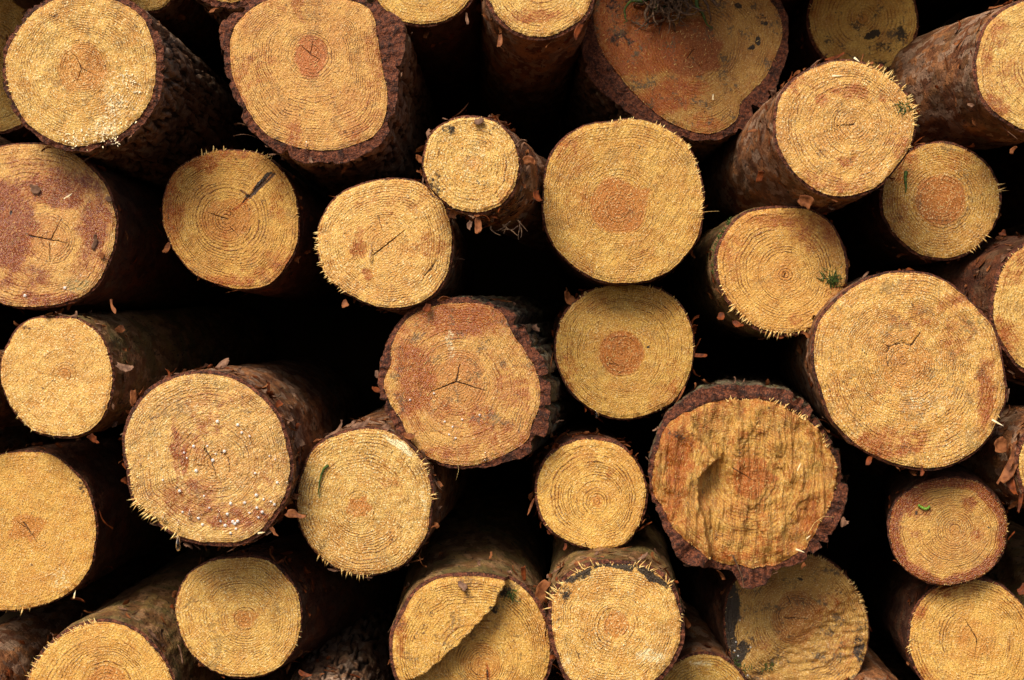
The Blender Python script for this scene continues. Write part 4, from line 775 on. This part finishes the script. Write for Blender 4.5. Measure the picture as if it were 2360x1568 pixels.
# roots and moss hanging over the shadowed big log end
gr = np.random.default_rng(8); A = Acc()
top = face_pt('H', 1545, -30, .02)
for i in range(75):
    p = top + np.array([gr.normal(0, 34 * PX), gr.normal(0, .008), gr.uniform(-60, 20) * PX])
    ln = gr.uniform(40, 130) * PX
    tube(A, curve(p, (gr.normal(0, .3), -.02, -1), ln, .42, 12, gr), gr.uniform(.0008, .0055), 0 if gr.random() < .95 else 1, 5)
tag(A.build('root_clump', [TWIG, GREEN], sm=True), 'clump of brown roots and moss hanging over the shadowed dirty log end', 'roots')
# green leaf scrap, curved needle, caterpillar, thread-like bits
gs = np.random.default_rng(9)
A = Acc(); c = face_pt('L', 2086, 420, .002); tube(A, [c + np.array([x * PX, -.001, z * PX]) for x, z in ((2, 26), (-1, 12), (0, 0), (2, -14), (-1, -26))], .0036); tag(A.build('leaf_scrap', [GREEN], sm=True), 'dark green leaf scrap on the left of the shaded yellow-brown log end', 'leaf')
A = Acc(); c = face_pt('X', 735, 1120, .003); tube(A, [c + np.array([x * PX, -.002, z * PX]) for x, z in ((22, 48), (12, 40), (6, 25), (2, 8), (0, -12), (2, -28))], .0024); tag(A.build('pine_needle', [GREEN], sm=True), 'curved green needle on the log end with the small orange pith', 'needle')
cat_m = simple('caterpillar_green', lin((140, 180, 60)), lin((96, 140, 44)), .4, 300, .2)
A = Acc(); c = face_pt('AH', 2128, 1170, .003)
for i, (x, z) in enumerate(((-11, 5), (-7, 2), (-3, 0), (1, -2), (5, -2.5), (9, -1), (12, 2))):
    V, F = ball(3.6 * PX * (1 - .12 * abs(i - 3) / 3)); A.add(V + c + np.array([x * PX, -.001, z * PX]), F)
tag(A.build('caterpillar', [cat_m], sm=True), 'small green caterpillar on the orange-rimmed log end', 'caterpillar')
thin = TWIG
def thread(label, key, p0, pts, r=.0006, name='dry_stalk', mat=SPL):
    A = Acc(); b0 = perch(key, p0[0], p0[1], .004, 0); tube(A, [b0 + np.array([x * PX, -.002, -z * PX]) for x, z in pts], r, 0, 5)
    tag(A.build(name, [mat], sm=True), label, 'stalk')
thread('thin pale stalk poking out right of the furry-rimmed log end', 'Q', (1592, 489), [(0, 0), (20, 2), (40, -1), (66, -2)])
thread('fine arched stalk on the lower right of the rough thick-barked log end', 'AA', (1932 - 0, 1190), [(-70, 40), (-55, 15), (-35, 0), (-10, 2)], .0006)
thread('forked dry twig on the bottom rim of the rough thick-barked log end', 'AA', (1700, 1330), [(-12, -50), (0, -25), (10, 0), (14, 28)], .0016, 'dry_twig', TWIG)
thread('white hair hanging under the brown-stained central log end', 'Y', (1057, 1075), [(-4, -50), (-3, -20), (0, 10), (-6, 32)], .0004)
thread('stalk bridging the gap between the pale left log and the resin-dotted log', 'V', (300, 985), [(-22, 18), (0, 4), (25, -8), (50, -14)], .0012, 'dry_twig', TWIG)
gp = np.random.default_rng(31); A = Acc()
for i in range(9):
    p = perch('P', 1150 + gp.uniform(-20, 50), 515 + gp.uniform(-8, 8), .0, .05); tube(A, curve(p, (gp.normal(0, .8), -.2, -1), gp.uniform(20, 48) * PX, .25, 6, gp), gp.uniform(.0006, .002), 0, 5)
tag(A.build('root_wisps', [TWIG], sm=True), 'wispy brown roots hanging under the smallest log end', 'roots')
# white shavings heaped on the first log end, and single larger chips elsewhere
def shavings(key, spots, n, label, seed, ln=(6, 18), name='wood_shavings', mat=SPLW):
    g = np.random.default_rng(seed); B = []; Dv = []; Wd = []
    ctr = [face_pt(key, x, y, .001) for x, y, s in spots]
    for i in range(n):
        q = int(g.integers(0, len(spots))); s = spots[q][2]
        p = ctr[q] + np.array([g.normal(0, s * PX), -g.uniform(0, .002), g.normal(0, s * PX)]); a = g.uniform(0, 6.28)
        B.append(p); Dv.append(np.array([math.cos(a), -.4, math.sin(a)]) * g.uniform(*ln) * PX * .7); Wd.append(g.uniform(.0004, .0013))
    V, F = pyramids(np.array(B), np.array(Dv), np.array(Wd), (0.1, 1, .1)); return tag(make(name, V, F, [mat], smoothed=False), label, 'wood shavings', None, 'stuff')
shavings('A', [(255,270,14),(268,235,10),(300,195,14),(285,180,12),(240,300,14),(262,320,12),(235,310,8),(200,318,16),(300,260,14),(160,320,10)], 300, 'heap of white sawdust shavings on the right half of the top left log end', 3, (3, 11))
for key, x, y, an, l, lab in [('J', 1930, 175, 0, 24, 'white chip near the top of the bright splintery log end'), ('J', 1975, 138, -40, 16, 'white chip sticking up on the top rim of the bright splintery log end'), ('M', 158, 452, 35, 26, 'long pale chip near the top right of the reddish left log end'), ('T', 2300, 975, -30, 30, 'long pale splinter at the lower right rim of the largest log end'),
    ('AA', 1845, 1310 - 40, -20, 22, 'pale chip low on the rough thick-barked log end'), ('AA', 1860, 1240, 40, 24, 'pale chip at the lower right of the rough thick-barked log end'), ('AA', 1842, 1075, 70, 22, 'slanting chip above the heart of the rough thick-barked log end'), ('H', 1813 - 170, 223, 85, 16, 'thin upright chip low on the shadowed dirty log end'), ('W', 603, 1262 - 34, 8, 18, 'short pale chip low on the resin-dotted log end'), ('AB', 172, 1440 - 70, 75, 20, 'pale chip at the lower right rim of the smooth left log end')]:
    p = face_pt(key, x, y, .0015); a = R(an); dv = np.array([[math.cos(a), -.12, math.sin(a)]]) * l * PX
    V, F = pyramids(np.array([p - dv[0] / 2]), dv, np.array([.0017]), (0.1, 1, .1))
    tag(make('wood_chip', V, F, [SPLW], smoothed=False), lab, 'wood chip')
for o in scn.objects:
    if o.parent is None and o.type == 'MESH' and 'kind' not in o and len(o.data.vertices) < 20000 and o.location.length < 1e-6:
        vs = np.empty(len(o.data.vertices) * 3, dtype=np.float32); o.data.vertices.foreach_get('co', vs); vs = vs.reshape(-1, 3); c = vs.mean(0)
        o.data.vertices.foreach_set('co', (vs - c).ravel()); o.location = c
